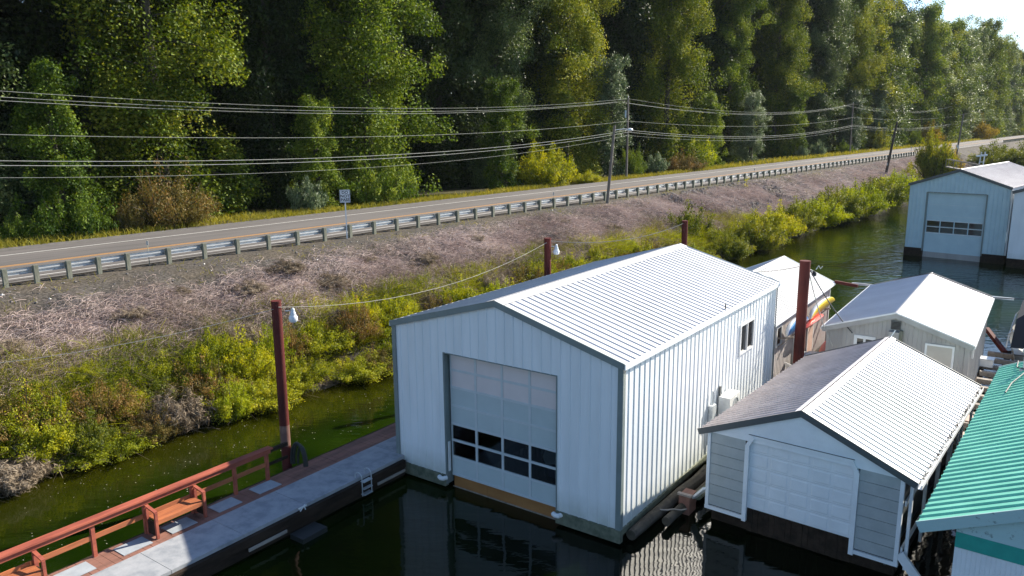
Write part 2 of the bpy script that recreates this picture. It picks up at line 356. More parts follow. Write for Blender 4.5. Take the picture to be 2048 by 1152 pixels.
def make_water():
    m = bpy.data.materials.new('murky_green_water'); m.use_nodes = True; t = m.node_tree; b = t.nodes['Principled BSDF']
    b.inputs['Roughness'].default_value = 0.03; b.inputs['IOR'].default_value = 1.33
    co = t.nodes.new('ShaderNodeTexCoord')
    n = t.nodes.new('ShaderNodeTexNoise'); n.inputs['Scale'].default_value = 0.22; n.inputs['Detail'].default_value = 4
    t.links.new(co.outputs['Object'], n.inputs['Vector'])
    r = t.nodes.new('ShaderNodeValToRGB'); e = r.color_ramp.elements
    e[0].position = 0.35; e[1].position = 0.68; e[0].color = (0.0022,0.0085,0.0003,1); e[1].color = (0.012,0.025,0.0012,1)
    t.links.new(n.outputs['Fac'], r.inputs[0])
    # shallow muddy water along the bank
    sx = t.nodes.new('ShaderNodeSeparateXYZ'); t.links.new(co.outputs['Object'], sx.inputs[0])
    d1 = t.nodes.new('ShaderNodeMath'); d1.operation = 'MULTIPLY_ADD'; d1.inputs[1].default_value = -DY; d1.inputs[2].default_value = -DY*22 - DX*32.4
    t.links.new(sx.outputs[0], d1.inputs[0])
    d2 = t.nodes.new('ShaderNodeMath'); d2.operation = 'MULTIPLY_ADD'; d2.inputs[1].default_value = DX
    t.links.new(sx.outputs[1], d2.inputs[0]); t.links.new(d1.outputs[0], d2.inputs[2])
    ml = t.nodes.new('ShaderNodeMapRange'); ml.inputs[1].default_value = -15.5; ml.inputs[2].default_value = -11
    t.links.new(d2.outputs[0], ml.inputs[0])
    mx = t.nodes.new('ShaderNodeMix'); mx.data_type = 'RGBA'
    t.links.new(ml.outputs[0], mx.inputs[0]); t.links.new(r.outputs[0], mx.inputs[6]); mx.inputs[7].default_value = (0.021,0.020,0.0012,1)
    e1 = t.nodes.new('ShaderNodeMath'); e1.operation = 'MULTIPLY_ADD'; e1.inputs[1].default_value = DX; e1.inputs[2].default_value = DX*22 - DY*32.4 - 28
    t.links.new(sx.outputs[0], e1.inputs[0])
    e2 = t.nodes.new('ShaderNodeMath'); e2.operation = 'MULTIPLY_ADD'; e2.inputs[1].default_value = DY
    t.links.new(sx.outputs[1], e2.inputs[0]); t.links.new(e1.outputs[0], e2.inputs[2])
    e3 = t.nodes.new('ShaderNodeMapRange'); e3.inputs[1].default_value = 0; e3.inputs[2].default_value = 25; e3.inputs[4].default_value = 30
    t.links.new(e2.outputs[0], e3.inputs[0])
    e4 = t.nodes.new('ShaderNodeMath'); t.links.new(d2.outputs[0], e4.inputs[0]); t.links.new(e3.outputs[0], e4.inputs[1])  # inlet base colour kept lighter, standing in for reflected bushes and sky
    mdp = t.nodes.new('ShaderNodeMapRange'); mdp.inputs[1].default_value = -27; mdp.inputs[2].default_value = -18; mdp.inputs[3].default_value = 0.12; mdp.inputs[4].default_value = 1.0
    t.links.new(e4.outputs[0], mdp.inputs[0])
    mdk = t.nodes.new('ShaderNodeMix'); mdk.data_type = 'RGBA'
    t.links.new(mdp.outputs[0], mdk.inputs[0]); mdk.inputs[6].default_value = (0.0006,0.0014,0.0008,1); t.links.new(mx.outputs[2], mdk.inputs[7])
    t.links.new(mdk.outputs[2], b.inputs['Base Color'])
    n1 = t.nodes.new('ShaderNodeTexNoise'); n1.inputs['Scale'].default_value = 1.9; n1.inputs['Detail'].default_value = 3
    mp = t.nodes.new('ShaderNodeMapping'); mp.inputs['Rotation'].default_value = (0,0,0.3); mp.inputs['Scale'].default_value = (0.5,1.3,1)
    t.links.new(co.outputs['Object'], mp.inputs[0]); t.links.new(mp.outputs[0], n1.inputs['Vector'])
    bp = t.nodes.new('ShaderNodeBump'); bp.inputs['Strength'].default_value = 0.13; bp.inputs['Distance'].default_value = 0.10
    bs = t.nodes.new('ShaderNodeMapRange'); bs.inputs[1].default_value = 0; bs.inputs[2].default_value = 25; bs.inputs[3].default_value = 0.12; bs.inputs[4].default_value = 0.42
    t.links.new(e2.outputs[0], bs.inputs[0]); t.links.new(bs.outputs[0], bp.inputs['Strength'])
    t.links.new(n1.outputs['Fac'], bp.inputs['Height']); t.links.new(bp.outputs[0], b.inputs['Normal'])
    mb = MB()
    A, B_, C_, D_ = rn(-900, -9.0, -.2), rn(-900, -1200, -.2), rn(1400, -1200, -.2), rn(1400, -9.0, -.2)
    mb.quad(A, B_, C_, D_)
    structure(mb.build('water', m))
make_water()

def strip(name, t0, t1, n0, n1, z, mt):
    mb = MB(); ts = np.linspace(t0, t1, 60)
    for a, b in zip(ts[:-1], ts[1:]):
        mb.quad(rn(a, n0, z), rn(b, n0, z), rn(b, n1, z), rn(a, n1, z))
    return structure(mb.build(name, mt))
strip('road_shoulder', -400, 900, 0.7, 12.6, 4.12, M['shoulder'])
strip('road', -400, 900, 1.15, 11.2, ZR, M['asphalt'])
strip('road_edge_line', -400, 900, 1.55, 1.70, ZR+.004, M['white_line'])
strip('road_edge_line', -400, 900, 9.35, 9.52, ZR+.004, M['white_line'])
strip('road_centre_line', -400, 900, 5.35, 5.48, ZR+.004, M['yellow_line'])
strip('road_centre_line', -400, 900, 5.60, 5.73, ZR+.004, M['yellow_line'])

# ------------------------------------------------------------------ guard rail
def guard_rail(name, t_list, label, cap=100):
    a, b = t_list[0], t_list[-1]
    root = thing(name, label, 'guardrail', rn(a, 0, 4.08), math.atan2(DY, DX))
    L = b - a
    # W beam on the road side of the posts: profile (offset, height)
    prof = [(0.20,.44),(0.27,.47),(0.27,.53),(0.20,.565),(0.20,.605),(0.27,.64),(0.27,.70),(0.20,.735)]
    mb = MB(); xs = np.arange(-.6, L+.61, 1.0)
    for i in range(len(prof)-1):
        for x0, x1 in zip(xs[:-1], xs[1:]):
            (o0, h0), (o1, h1) = prof[i], prof[i+1]
            mb.quad((x0,o0,h0),(x1,o0,h0),(x1,o1,h1),(x0,o1,h1))
    mb.build('rail_beam', M['rail'], root)
    pm = MB(); pm.box(-.09,.09,-.10,.09,-.35,.80)
    me = pm.mesh('post', M['postwood'])
    bm_ = MB(); bm_.box(-.075,.075,.092,.198,.42,.75); bme = bm_.mesh('spacer_block', M['postwood'])
    for t in t_list[:cap]:
        o = bpy.data.objects.new('post', me); COL.objects.link(o); o.parent = root; o.location = (t-a, 0, 0)
        c = bpy.data.objects.new('spacer_block', bme); COL.objects.link(c); c.parent = o
    return root
tl = [-12.4,-11.1,-9.8,-8.5,-7.2,-5.9,-4.4,-2.4,-1.0, 0.6, 2.0, 3.4, 4.8, 6.2, 7.85]
tl = [to_tn(*q)[0] for q in ((-23.4,29.6),(-22.8,30.5),(-22.1,31.5),(-21.32,32.6),(-20.51,33.52),(-19.91,34.77),(-19.22,35.9),(-18.49,37.04))]
t_ = to_tn(-17.55, 38.89)[0]
while t_ < 162: tl.append(t_); t_ += 1.905
guard_rail('guardrail', tl, 'long steel guardrail on grey wooden posts along the near edge of the road')
guard_rail('guardrail', [274 + 1.905*i for i in range(26)], 'short far stretch of guardrail beyond the gap at the right end of the road')

def delineator(t, n, label):
    r = thing('delineator_post', label, 'road marker', rn(t, n, 4.08), 0, 'thin marker posts along the road')
    mb = MB(); mb.beam((0,0,-.1),(0,0,1.25),.06,.012); mb.build('stake', M['postwood'], r)
    mb = MB(); mb.box(-.05,.05,-.02,-.01,1.02,1.22); mb.build('reflector', M['styro'], r)
for x, y, lb in ((249,512,'thin roadside marker post left of the road sign, behind the guardrail'),
             (1043,405,'thin marker post behind the guardrail between the road sign and the leaning utility pole'),
             (1408,350,'thin marker post behind the guardrail right of the leaning lamp pole'),
             (1618,326,'thin marker post near the pale saplings across the road'),
             (1755,306,'thin marker post beside the dark leaning pole')):
    p = at(x, y, 4.3); t, n = to_tn(p.x, p.y); delineator(t, 0.32, lb)
p = at(1832, 312, 4.1); t, n = to_tn(p.x, p.y)
o = thing('delineator_post', 'thin pale marker post just past the near guardrail end', 'road marker', rn(t, 0.3, 4.08), 0, 'thin marker posts along the road')
MB().beam((0,0,-.1),(0,0,1.9),.12,.04).build('stake', M['styro'], o)

# road sign
sg = thing('road_sign', 'white DO NOT PASS road sign on a slim post by the guardrail', 'sign', (-9.92,46.92,4.0), rad(12))
MB().box(-.035,.035,-.035,.035,-.3,2.9).build('sign_post', M['frame'], sg)
pl = MB().box(-.305,.305,-.052,-.040,2.25,3.01).build('sign_plate', M['sign'], sg)
bo = MB()
for x0,x1,z0,z1 in ((-.285,.285,2.965,2.98),(-.285,.285,2.28,2.295),(-.285,-.27,2.295,2.965),(.27,.285,2.295,2.965)): bo.box(x0,x1,-.055,-.052,z0,z1)
bo.build('sign_border', M['sign_ink'], pl)
for i, wd in enumerate(('DO','NOT','PASS')):
    cu = bpy.data.curves.new('sign_lettering', 'FONT'); cu.body = wd; cu.size = 0.235; cu.align_x = 'CENTER'; cu.extrude = 0.002; cu.offset = 0.006
    cu.space_character = 1.05
    to = bpy.data.objects.new('tmp', cu); COL.objects.link(to); bpy.context.view_layer.update()
    me = bpy.data.meshes.new_from_object(to.evaluated_get(bpy.context.evaluated_depsgraph_get()))
    bpy.data.objects.remove(to)
    me.materials.clear(); me.materials.append(M['sign_ink'])
    lo = bpy.data.objects.new('sign_lettering', me); COL.objects.link(lo); lo.parent = pl
    lo.location = (0, -.056, 2.77 - i*.215); lo.rotation_euler = (rad(90), 0, 0)

# ------------------------------------------------------------------ buildings
RIB = ((0.0, 0.0), (0.235, 0.0), (0.258, 1.0), (0.282, 1.0))      # one rib per 0.305 m
def rib_line(a, b, pitch, h, phase=0.0, cuts=(), fine=False):
    pts = set()
    k0 = int(math.floor((a-phase)/pitch)) - 1; k1 = int((b-phase)/pitch) + 2
    line = []
    for k in range(k0, k1):
        for f, o in RIB: line.append((phase + k*pitch + f*pitch/0.305, o*h))
    xs = np.array([q[0] for q in line]); os_ = np.array([q[1] for q in line])
    keep = [a, b] + [c for c in cuts if a < c < b] + [x for x in xs if a+1e-4 < x < b-1e-4]
    keep = sorted(set(round(k, 5) for k in keep))
    return [(s, float(np.interp(s, xs, os_))) for s in keep]
def ribbed(mb, P, a, b, lo, hi, pitch=0.305, h=0.032, openings=(), cuts=(), phase=0.0):
    """a corrugated sheet: P(s, o, w) maps along, out of the sheet, across"""
    cs = list(cuts)
    for q in openings: cs += [q[0], q[1]]
    L = rib_line(a, b, pitch, h, phase, cs)
    for (s0, o0), (s1, o1) in zip(L[:-1], L[1:]):
        c = 0.5*(s0+s1); spans = [(lo, hi)]
        for q in openings:
            if q[0] < c < q[1]: spans = [(lo, lambda s, q=q: q[2]), (lambda s, q=q: q[3], hi)]
        for l, u in spans:
            if u(c) - l(c) < 1e-3: continue
            mb.quad(P(s0,o0,l(s0)), P(s1,o1,l(s1)), P(s1,o1,u(s1)), P(s0,o0,u(s0)))
cst = lambda v: (lambda s: v)
def gable(ze, zr, Wd, x0=0.0): return lambda s: ze + (zr-ze)*(1 - abs((s-x0)/(Wd/2) - 1))

def roof(root, Wd, L, ze, zr, y0, y1, ox, m, trim, pitch=.305, h=.032, cap=.22, cap_m=None, rake=.14, smooth_right=None, mats=None, rear_rake=True):
    """gable roof over x from 0..Wd (overhang ox), y0..y1"""
    sl = (zr-ze)/(Wd/2); th = math.atan(sl); hy = math.hypot(Wd/2+ox, sl*(Wd/2+ox))
    cx, sx = math.cos(th), math.sin(th); parts = []
    ro = None
    for side in (0, 1):
        mb = MB()
        sg = -1 if side == 0 else 1
        def P(s, o, w, sg=sg):    # w runs from the ridge down
            return (Wd/2 + sg*(w*cx + o*sx), s, zr - w*sx + o*cx)
        hh = h if not (side == 1 and smooth_right) else 0.004
        ribbed(mb, P, y0, y1, cst(0), cst(hy), pitch, hh, phase=y0+.05)
        mb.quad(P(y0,-.05,0), P(y1,-.05,0), P(y1,-.05,hy), P(y0,-.05,hy))
        mb.quad(P(y0,-.05,hy), P(y1,-.05,hy), P(y1,0,hy), P(y0,0,hy))
        mm = mats[side] if mats else m
        o = mb.build('roof_slope', mm, root); parts.append(o)
    mb = MB()
    for sg in (-1, 1):
        def P(s, o, w, sg=sg): return (Wd/2 + sg*(w*cx + o*sx), s, zr - w*sx + o*cx)
        a, b = y0-.015, y1+.015
        mb.quad(P(a,h+.012,0), P(b,h+.012,0), P(b,h+.008,cap), P(a,h+.008,cap))
        mb.quad(P(a,h+.008,cap), P(b,h+.008,cap), P(b,h-.012,cap+.005), P(a,h-.012,cap+.005))
    mb.build('ridge_cap', cap_m or m, parts[1])
    ends = ((y0-.03, y0),) + (((y1, y1+.03),) if rear_rake else ())
    for ya, yb in ends:
        mb = MB()
        for sg in (-1, 1):
            def P(s, o, w, sg=sg): return (Wd/2 + sg*(w*cx + o*sx), s, zr - w*sx + o*cx)
            n = len(mb.v); H0, H1 = -rake, h+.006
            w0 = 0.0
            top0 = (Wd/2, zr+(h+.006)/cx); bot0 = (Wd/2, zr-rake/cx)
            e_top = P(0, H1, hy+.012); e_bot = P(0, H0, hy+.012)
            for y in (ya, yb):
                mb.v += [(bot0[0],y,bot0[1]), (e_bot[0],y,e_bot[2]), (e_top[0],y,e_top[2]), (top0[0],y,top0[1])]
            for q in ((0,1,2,3),(7,6,5,4),(0,4,5,1),(1,5,6,2),(2,6,7,3)): mb.f.append(tuple(n+i for i in q))
        mb.build('rake_trim', trim, root)
    return parts

def house_root(name, label, cat, x, y, a):
    return thing(name, label, cat, (x, y, 0), a)

# ---- the big white boathouse
BX, BY, BA, BW, BL, BZE, BZR = -3.674, 23.448, -0.6221, 7.916, 12.375, 4.776, 5.881
def big_boathouse():
    r = house_root('white_boathouse', 'largest white ribbed metal boathouse with a tall glazed overhead door', 'boathouse', BX, BY, BA)
    z0 = 0.24; op = (2.02, 5.95, -1, 4.10)
    g = gable(BZE-.05, BZR-.05, BW)
    mb = MB()
    ribbed(mb, lambda s,o,w: (s,-o,w), 0.02, BW-.02, cst(z0), g, h=.022, openings=((op[0],op[1],z0-.001,op[3]),), cuts=(BW/2,))
    mb.build('front_wall', M['white_wall'], r)
    mb = MB(); ribbed(mb, lambda s,o,w: (BW+o,s,w), 0.02, BL-.02, cst(z0), cst(BZE-.03), h=.023, openings=((8.55,9.85,2.93,3.92),), phase=.1)
    mb.build('side_wall', M['white_wall'], r)
    mb = MB(); ribbed(mb, lambda s,o,w: (-o,s,w), 0.02, BL-.02, cst(z0), cst(BZE-.03), h=.032)
    mb.build('side_wall', M['white_wall'], r)
    mb = MB(); ribbed(mb, lambda s,o,w: (s,BL+o,w), 0.02, BW-.02, cst(z0), g, h=.022, cuts=(BW/2,)); mb.build('rear_wall', M['white_wall'], r)
    zt_ = BZE-.10
    MB().box(-.046,.11,-.038,-.024,z0,zt_).box(-.046,-.034,-.0239,.10,z0,zt_).build('corner_trim', M['trim'], r)
    MB().box(BW-.11,BW+.046,-.038,-.024,z0,zt_).box(BW+.034,BW+.046,-.0239,.10,z0,zt_).build('corner_trim', M['trim'], r)
    for x in (BW+.034,-.048): MB().box(x,x+.014,BL-.10,BL+.03,z0,zt_).build('corner_trim', M['trim'], r)
    roof(r, BW, BL, BZE+.03, BZR+.03, -.06, BL+.08, .07, M['galv'], M['trim'], h=.029, rake=.14, cap=.30, mats=(M['galv'],M['roof_sunlit']), cap_m=M['roof_sunlit'])
    for sx in (-1, 1):
        x = BW/2 + sx*(BW/2+.075)
        MB().box(min(x,x+sx*.035),max(x,x+sx*.035),-.06,BL+.08,BZE-.13,BZE+.02).build('eave_trim', M['white_wall'], r)
    # wall base and float
    mb = MB(); mb.box(-.05,op[0]-.02,-.06,.10,-.12,z0); mb.box(op[1]+.02,BW+.05,-.06,.10,-.12,z0)
    mb.box(BW-.12,BW+.055,.10,BL+.05,0.08,z0); mb.box(-.055,.12,.10,BL+.05,0.02,z0); mb.box(.12,BW-.12,BL-.1,BL+.05,0.02,z0)
    mb.build('base_skirt', M['skirt'], r)
    mb = MB(); mb.box(.05,1.75,.12,BL-.12,-.6,.13); mb.box(6.2,BW-.13,.12,BL-.12,-.6,.07); mb.box(1.75,6.2,BL-2,BL-.12,-.6,.07); mb.build('float', M['darkwood'], r)
    # jambs
    mb = MB(); mb.box(op[0]-.03,op[0]-.003,-.026,.30,z0-.3,op[3]+.03); mb.box(op[1]+.003,op[1]+.03,-.026,.30,z0-.3,op[3]+.03); mb.box(op[0]-.003,op[1]+.003,-.026,.30,op[3]+.003,op[3]+.03)
    mb.build('door_jamb', M['trim'], r)
    # sectional door, recessed
    d = thing('overhead_door', None, None, (0, .22, 0)); d.parent = r
    del_keys(d)
    dx0, dx1, dz0, dz1 = 2.07, 5.90, .19, 4.09
    zs = [4.09, 3.56, 3.02, 2.44, 1.86, 1.335, .80, .19]; xs = [dx0 + (dx1-dx0)*k/4 for k in range(5)]
    fr = MB(); fw = .035
    for k, z in enumerate(zs): fr.box(dx0,dx1,-.028 if k in (0,7) else -.022,.02, z-(.0 if k==7 else fw), z+(0 if k==0 else fw if k<7 else 2*fw))
    for k, x in enumerate(xs):
        w = fw*1.1
        for i in range(7):
            a = zs[i+1]+(fw if i<6 else 2*fw); b = zs[i]-fw
            fr.box(max(dx0,x-w),min(dx1,x+w),-.02,.018,a,b)
    fr.build('door_frame', M['alu'], d)
    for i in range(7):
        for k in range(4):
            mb = MB(); mb.box(xs[k]+.03,xs[k+1]-.03,-.006,.004,zs[i+1]+.03,zs[i]-.03)
            if i in (4, 5): mb.build('window_pane', M['clear_glass'], d)
            else: mb.build('door_panel', M['panel_pink'] if i < 2 else M['panel'], d)
    mb = MB()
    for k in range(3): mb.box(dx0+.03+k*1.275, dx0+.03+(k+1)*1.275-.006, .245,.295,-.22,.19)
    mb.build('sill_board', M['wood_orange'], r)
    MB().box(dx0,dx1,.205,.243,-.23,-.18).build('sill_edge', M['greywood'], r)
    MB().box(dx0-.033,dx0-.004,.05,.14,.35,1.3).build('jamb_fender', M['frame'], r)
    for x in (op[0]-.10, op[1]+.10):
        mb = MB(); mb.tube([(x-.13,-.10,.16),(x-.03,-.15,.155),(x+.05,-.13,.155),(x+.10,-.02,.16)], .07, 8); mb.build('corner_bumper', M['frame'], r, True)
    # side window
    w = MB(); X = BW
    for y0,y1,za,zb in ((8.55,9.85,2.88,2.95),(8.55,9.85,3.90,3.97),(8.50,8.57,2.88,3.97),(9.83,9.90,2.88,3.97),(9.17,9.23,2.95,3.90)): w.box(X-.03,X+.055,y0,y1,za,zb)
    wo = w.build('window', M['frame'], r)
    MB().box(X-.02,X-.005,8.57,9.17,2.95,3.90).build('pane', M['glass'], wo); MB().box(X-.01,X+.008,9.23,9.83,2.95,3.90).build('pane', M['glass'], wo)
    # mast stub on the eave
    MB().beam((BW+.02,7.0,BZE-.1),(BW+.02,7.0,BZE+.22),.03,.03).build('wire_bracket', M['black'], r)
    return r
def del_keys(o):
    for k in ('label','category'):
        if k in o: del o[k]
big = big_boathouse()
def bpt(s, t, z): 
    c, sn = math.cos(BA), math.sin(BA)
    return Vector((BX + s*c - t*sn, BY + s*sn + t*c, z))

# heat pump and meter on its right wall
hp = thing('heat_pump', 'white heat pump unit hung on the sunny wall of the largest boathouse', 'heat pump', bpt(BW+.05,7.1,1.30), BA)
MB().box(.02,.40,-.46,.46,0,.68).build('casing', M['ac'], hp)
mb = MB(); mb.lathe([(.27,.402),(.27,.412),(.22,.414),(.22,.402)], 20, (0,.08,.34), 'x'); mb.build('fan_grille', M['lamp'], hp, True)
MB().box(-.02,.34,-.36,-.30,-.10,0).box(-.02,.34,.30,.36,-.10,0).build('bracket', M['frame'], hp)
mt_ = thing('meter_box', 'grey electric meter box and conduit left of the heat pump', 'meter box', bpt(BW+.045,6.0,1.35), BA)
MB().box(0,.14,-.16,.16,0,.55).build('casing', M['lamp'], mt_)
MB().tube([(.05,.0,-.9),(.05,0,0)],.03).build('conduit', M['lamp'], mt_, True); MB().tube([(.05,.05,.55),(.05,.05,1.0)],.03).build('conduit', M['lamp'], mt_, True)
ls = thing('line_cover', 'slim dark conduit cover above the heat pump', 'conduit', bpt(BW+.035,6.75,1.75), BA)
MB().box(0,.06,-.04,.04,0,.55).build('cover', M['dark_trim'], ls)

# the boat kept inside
bt = thing('motor_boat', 'navy and white motor boat parked behind the glazed door', 'boat', bpt(5.0,1.9,0), BA)
mb = MB(); secs = []
for i, (y, hw, zk) in enumerate(((-.9,.05,.62),(-.5,.42,.35),(.2,.75,.1),(1.2,.98,0),(3,1.05,-.05),(5.2,1.0,-.05))):
    secs.append([(-hw,y,.95-.02*i),(-hw*.92,y,.62),(-hw*.55,y,zk),(0,y,zk-.15),(hw*.55,y,zk),(hw*.92,y,.62),(hw,y,.95-.02*i)])
for a, b in zip(secs[:-1], secs[1:]):
    for j in range(6): mb.quad(a[j],a[j+1],b[j+1],b[j])
mb.build('hull', M['boat_navy'], bt, True)
mb = MB()
for a, b in zip(secs[:-1], secs[1:]): mb.quad((a[0][0],a[0][1],a[0][2]+.02),(a[6][0],a[6][1],a[6][2]+.02),(b[6][0],b[6][1],b[6][2]+.02),(b[0][0],b[0][1],b[0][2]+.02))
mb.build('deck', M['boat_white'], bt)
mb = MB()
wp = [(-.85,1.7,.95),(-.62,.9,.95),(.62,.9,.95),(.85,1.7,.95)]; wt = [(-.72,1.9,1.5),(-.5,1.3,1.5),(.5,1.3,1.5),(.72,1.9,1.5)]
for k in range(4): mb.beam(wp[k],wt[k],.07,.07)
for k in range(3): mb.beam(wt[k],wt[k+1],.07,.07); mb.beam(wp[k],wp[k+1],.07,.07)
mb.build('windscreen', M['frame'], bt)
mb = MB()
for x in (-.45,.45): mb.box(x-.25,x+.25,2.2,2.7,.5,1.25)
mb.build('seat', M['boat_white'], bt)

# ---- the small grey sided boathouse in front on the right
SX, SY, SA, SW, SL, SZE, SZR = 5.097, 20.288, -0.6751, 5.482, 8.70, 2.44, 3.585
def small_boathouse():
    r = house_root('grey_boathouse', 'small boathouse with grey lap siding, white garage door and ribbed metal roof', 'boathouse', SX, SY, SA)
    x0, x1, yf, yb = .27, SW-.27, .05, SL-.15
    g = gable(SZE-.07, SZR-.07, SW)
    # lap siding either side of the door
    for xa, xb in ((x0+.09, 1.33), (4.21, x1-.09)):
        mb = MB(); z = .33; n = 7; hh = (2.45-.33)/n
        for k in range(n):
            za, zb = z+k*hh, z+(k+1)*hh
            mb.box(xa,xb,yf-.03,yf-.004,za+.012,zb)
        lo_ = mb.build('lap_siding', M['grey_siding'], r)
        MB().box(xa,xb,yf+.0,yf+.02,.3,2.46).build('lap_shadow_backing', M['dark_trim'], lo_)  # dark colour in the board gaps paints the shadow lines of the laps
    # white gable of narrow boards
    mb = MB(); z = 2.45; k = 0
    while z < SZR-.14:
        zb = min(z+.16, SZR-.13)
        def half(zz): return max(0.02, (SZR-.08-zz)/(SZR-SZE)*SW/2)
        a, b = min(half(z),SW/2-.22), min(half(zb),SW/2-.22); c = SW/2
        mb.quad((c-a,yf-.045,z),(c+a,yf-.045,z),(c+b,yf-.028,zb),(c-b,yf-.028,zb))
        mb.quad((c-a,yf-.025,z),(c+a,yf-.025,z),(c+a,yf-.045,z),(c-a,yf-.045,z))
        z = zb
    mb.build('gable_boards', M['white_dirty'], r)
    # corner boards, base boards, door surround with cut corners
    mb = MB()
    mb.box(x0,x0+.09,yf-.05,yf+.06,.30,2.46); mb.box(x1-.09,x1,yf-.05,yf+.06,.30,2.46)
    mb.box(x0-.01,1.34,yf-.055,yf+.05,.20,.298); mb.box(4.2,x1+.01,yf-.055,yf+.05,.20,.298)
    for sx, a in ((1, 1.335), (-1, 4.205)):
        mb.box(min(a,a+sx*.11),max(a,a+sx*.11),yf-.07,yf+.03,.16,2.34)
        mb.beam((a+sx*.055,yf-.02,2.335),(a+sx*.21,yf-.02,2.60),.10,.11,(0,1,0))
    mb.box(1.5,4.04,yf-.062,yf+.03,2.545,2.64)
    mb.build('white_trim', M['white_dirty'], r)
    MB().box(1.42,4.08,yf-.075,yf-.063,2.645,2.66).build('drip_flashing', M['dark_trim'], r)
    # door: 5 x 5 raised panels
    d = MB(); dx0, dx1, dz0, dz1 = 1.44, 4.10, .54, 2.545
    d.box(dx0,dx1,yf+.03,yf+.06,dz0,dz1); do = d.build('garage_door', M['white_dirty'], r)
    mb = MB(); nx, nz_ = 5, 5
    for i in range(nx):
        for k in range(nz_):
            a, b = dx0+(dx1-dx0)*i/nx+.045, dx0+(dx1-dx0)*(i+1)/nx-.045; c, e = dz0+(dz1-dz0)*k/nz_+.04, dz0+(dz1-dz0)*(k+1)/nz_-.045
            mb.quad((a,yf+.028,c),(b,yf+.028,c),(b-.02,yf+.021,c+.02),(a+.02,yf+.021,c+.02)); mb.quad((a,yf+.028,e),(a+.02,yf+.021,e-.02),(b-.02,yf+.021,e-.02),(b,yf+.028,e))
            mb.quad((a,yf+.028,c),(a+.02,yf+.021,c+.02),(a+.02,yf+.021,e-.02),(a,yf+.028,e)); mb.quad((b,yf+.028,c),(b,yf+.028,e),(b-.02,yf+.021,e-.02),(b-.02,yf+.021,c+.02))
            mb.quad((a+.02,yf+.021,c+.02),(b-.02,yf+.021,c+.02),(b-.02,yf+.021,e-.02),(a+.02,yf+.021,e-.02))
    mb.build('raised_panel', M['white_dirty'], do)
    mb = MB()
    for k in range(4): z = dz0+(dz1-dz0)*(k+1)/5; mb.box(dx0+.005,dx1-.005,yf+.0285,yf+.0295,z-.004,z+.002)
    mb.build('panel_seam', M['grey_siding'], do)
    mb = MB(); n = 18
    for k in range(n):
        a = dx0+(dx1-dx0)*k/n; mb.box(a+.004,a+(dx1-dx0)/n-.004,yf+.07+.008*(k % 3),yf+.11,-.15,.53)
    mb.build('door_skirt', M['darkwood'], r)
    # side walls
    MB().box(x0,x0+.05,yf+.062,yb,.18,SZE-.03).build('side_wall', M['white_dirty'], r)
    mb = MB(); mb.box(x1-.32,x1-.27,yf+.062,yb,.1,SZE+.05); mb.build('side_wall', M['dark_trim'], r)  # charcoal colour paints the shade behind the open side framing
    mb = MB()
    for k in range(6):
        y = yf+.10+k*(yb-yf-.2)/5; mb.box(x1+.10,x1+.17,y,y+.08,.10,SZE-.12)
    mb.box(x1+.02,x1+.06,yf+.062,yb,1.75,1.88); mb.box(x1+.02,x1+.06,yf+.062,yb,.55,.68)
    for k in range(5):
        y = yf+.7+k*1.55; mb.box(x1+.02,x1+.055,y,y+.09,.7,1.74)
    mb.build('side_framing', M['white_dirty'], r)
    MB().box(x0+.05,x1-.05,yb-.05,yb,.18,SZE).build('rear_wall', M['white_dirty'], r)
    # rear gable
    mb = MB(); mb.tri((x0,yb-.02,SZE),(x1,yb-.02,SZE),(SW/2,yb-.02,SZR-.1)); mb.build('rear_gable', M['white_dirty'], r)
    parts = roof(r, SW, SL, SZE, SZR, -.02, SL, .0, M['galv_old'], M['dark_trim'], pitch=.265, h=.032, rake=.13, cap=.17, cap_m=M['white_roof'], mats=(M['galv_old'],M['roof_sunlit']))
    mb = MB(); X = SW
    mb.box(X+.005,X+.10,-.02,SL,SZE-.13,SZE-.115); mb.box(X+.088,X+.10,-.02,SL,SZE-.115,SZE-.02); mb.box(X+.005,X+.017,-.02,SL,SZE-.115,SZE-.03)
    mb.build('gutter', M['white_dirty'], r)
    mb = MB()
    for k in range(150):
        y = R.uniform(0,SL); mb.beam((X+.02+R.uniform(0,.06),y,SZE-.03+R.uniform(0,.03)),(X+.03+R.uniform(-.05,.06),y+R.uniform(-.08,.08),SZE+.0),.02,.008)
    o = mb.build('gutter_litter', M['darkwood'], r); o['kind'] = 'stuff'
    MB().box(x0+.1,x1-.1,.25,yb-.1,-.5,.14).build('float', M['darkwood'], r)
    # braces at the front corners
    MB().beam((x1+.02,yf+.0,.55),(x1+.55,yf+.0,-.08),.08,.22,(0,0,1)).build('corner_brace', M['white_dirty'], r); MB().beam((x0-.02,yf+.02,.75),(x0-.48,yf+.25,.22),.20,.06,(0,0,1)).build('corner_brace', M['white_dirty'], r)
    # antenna peg on the ridge
    MB().beam((SW/2,SL-.02,SZR),(SW/2+.12,SL+.05,SZR+.26),.025,.025).build('ridge_peg', M['frame'], r)
    return r
small_boathouse()

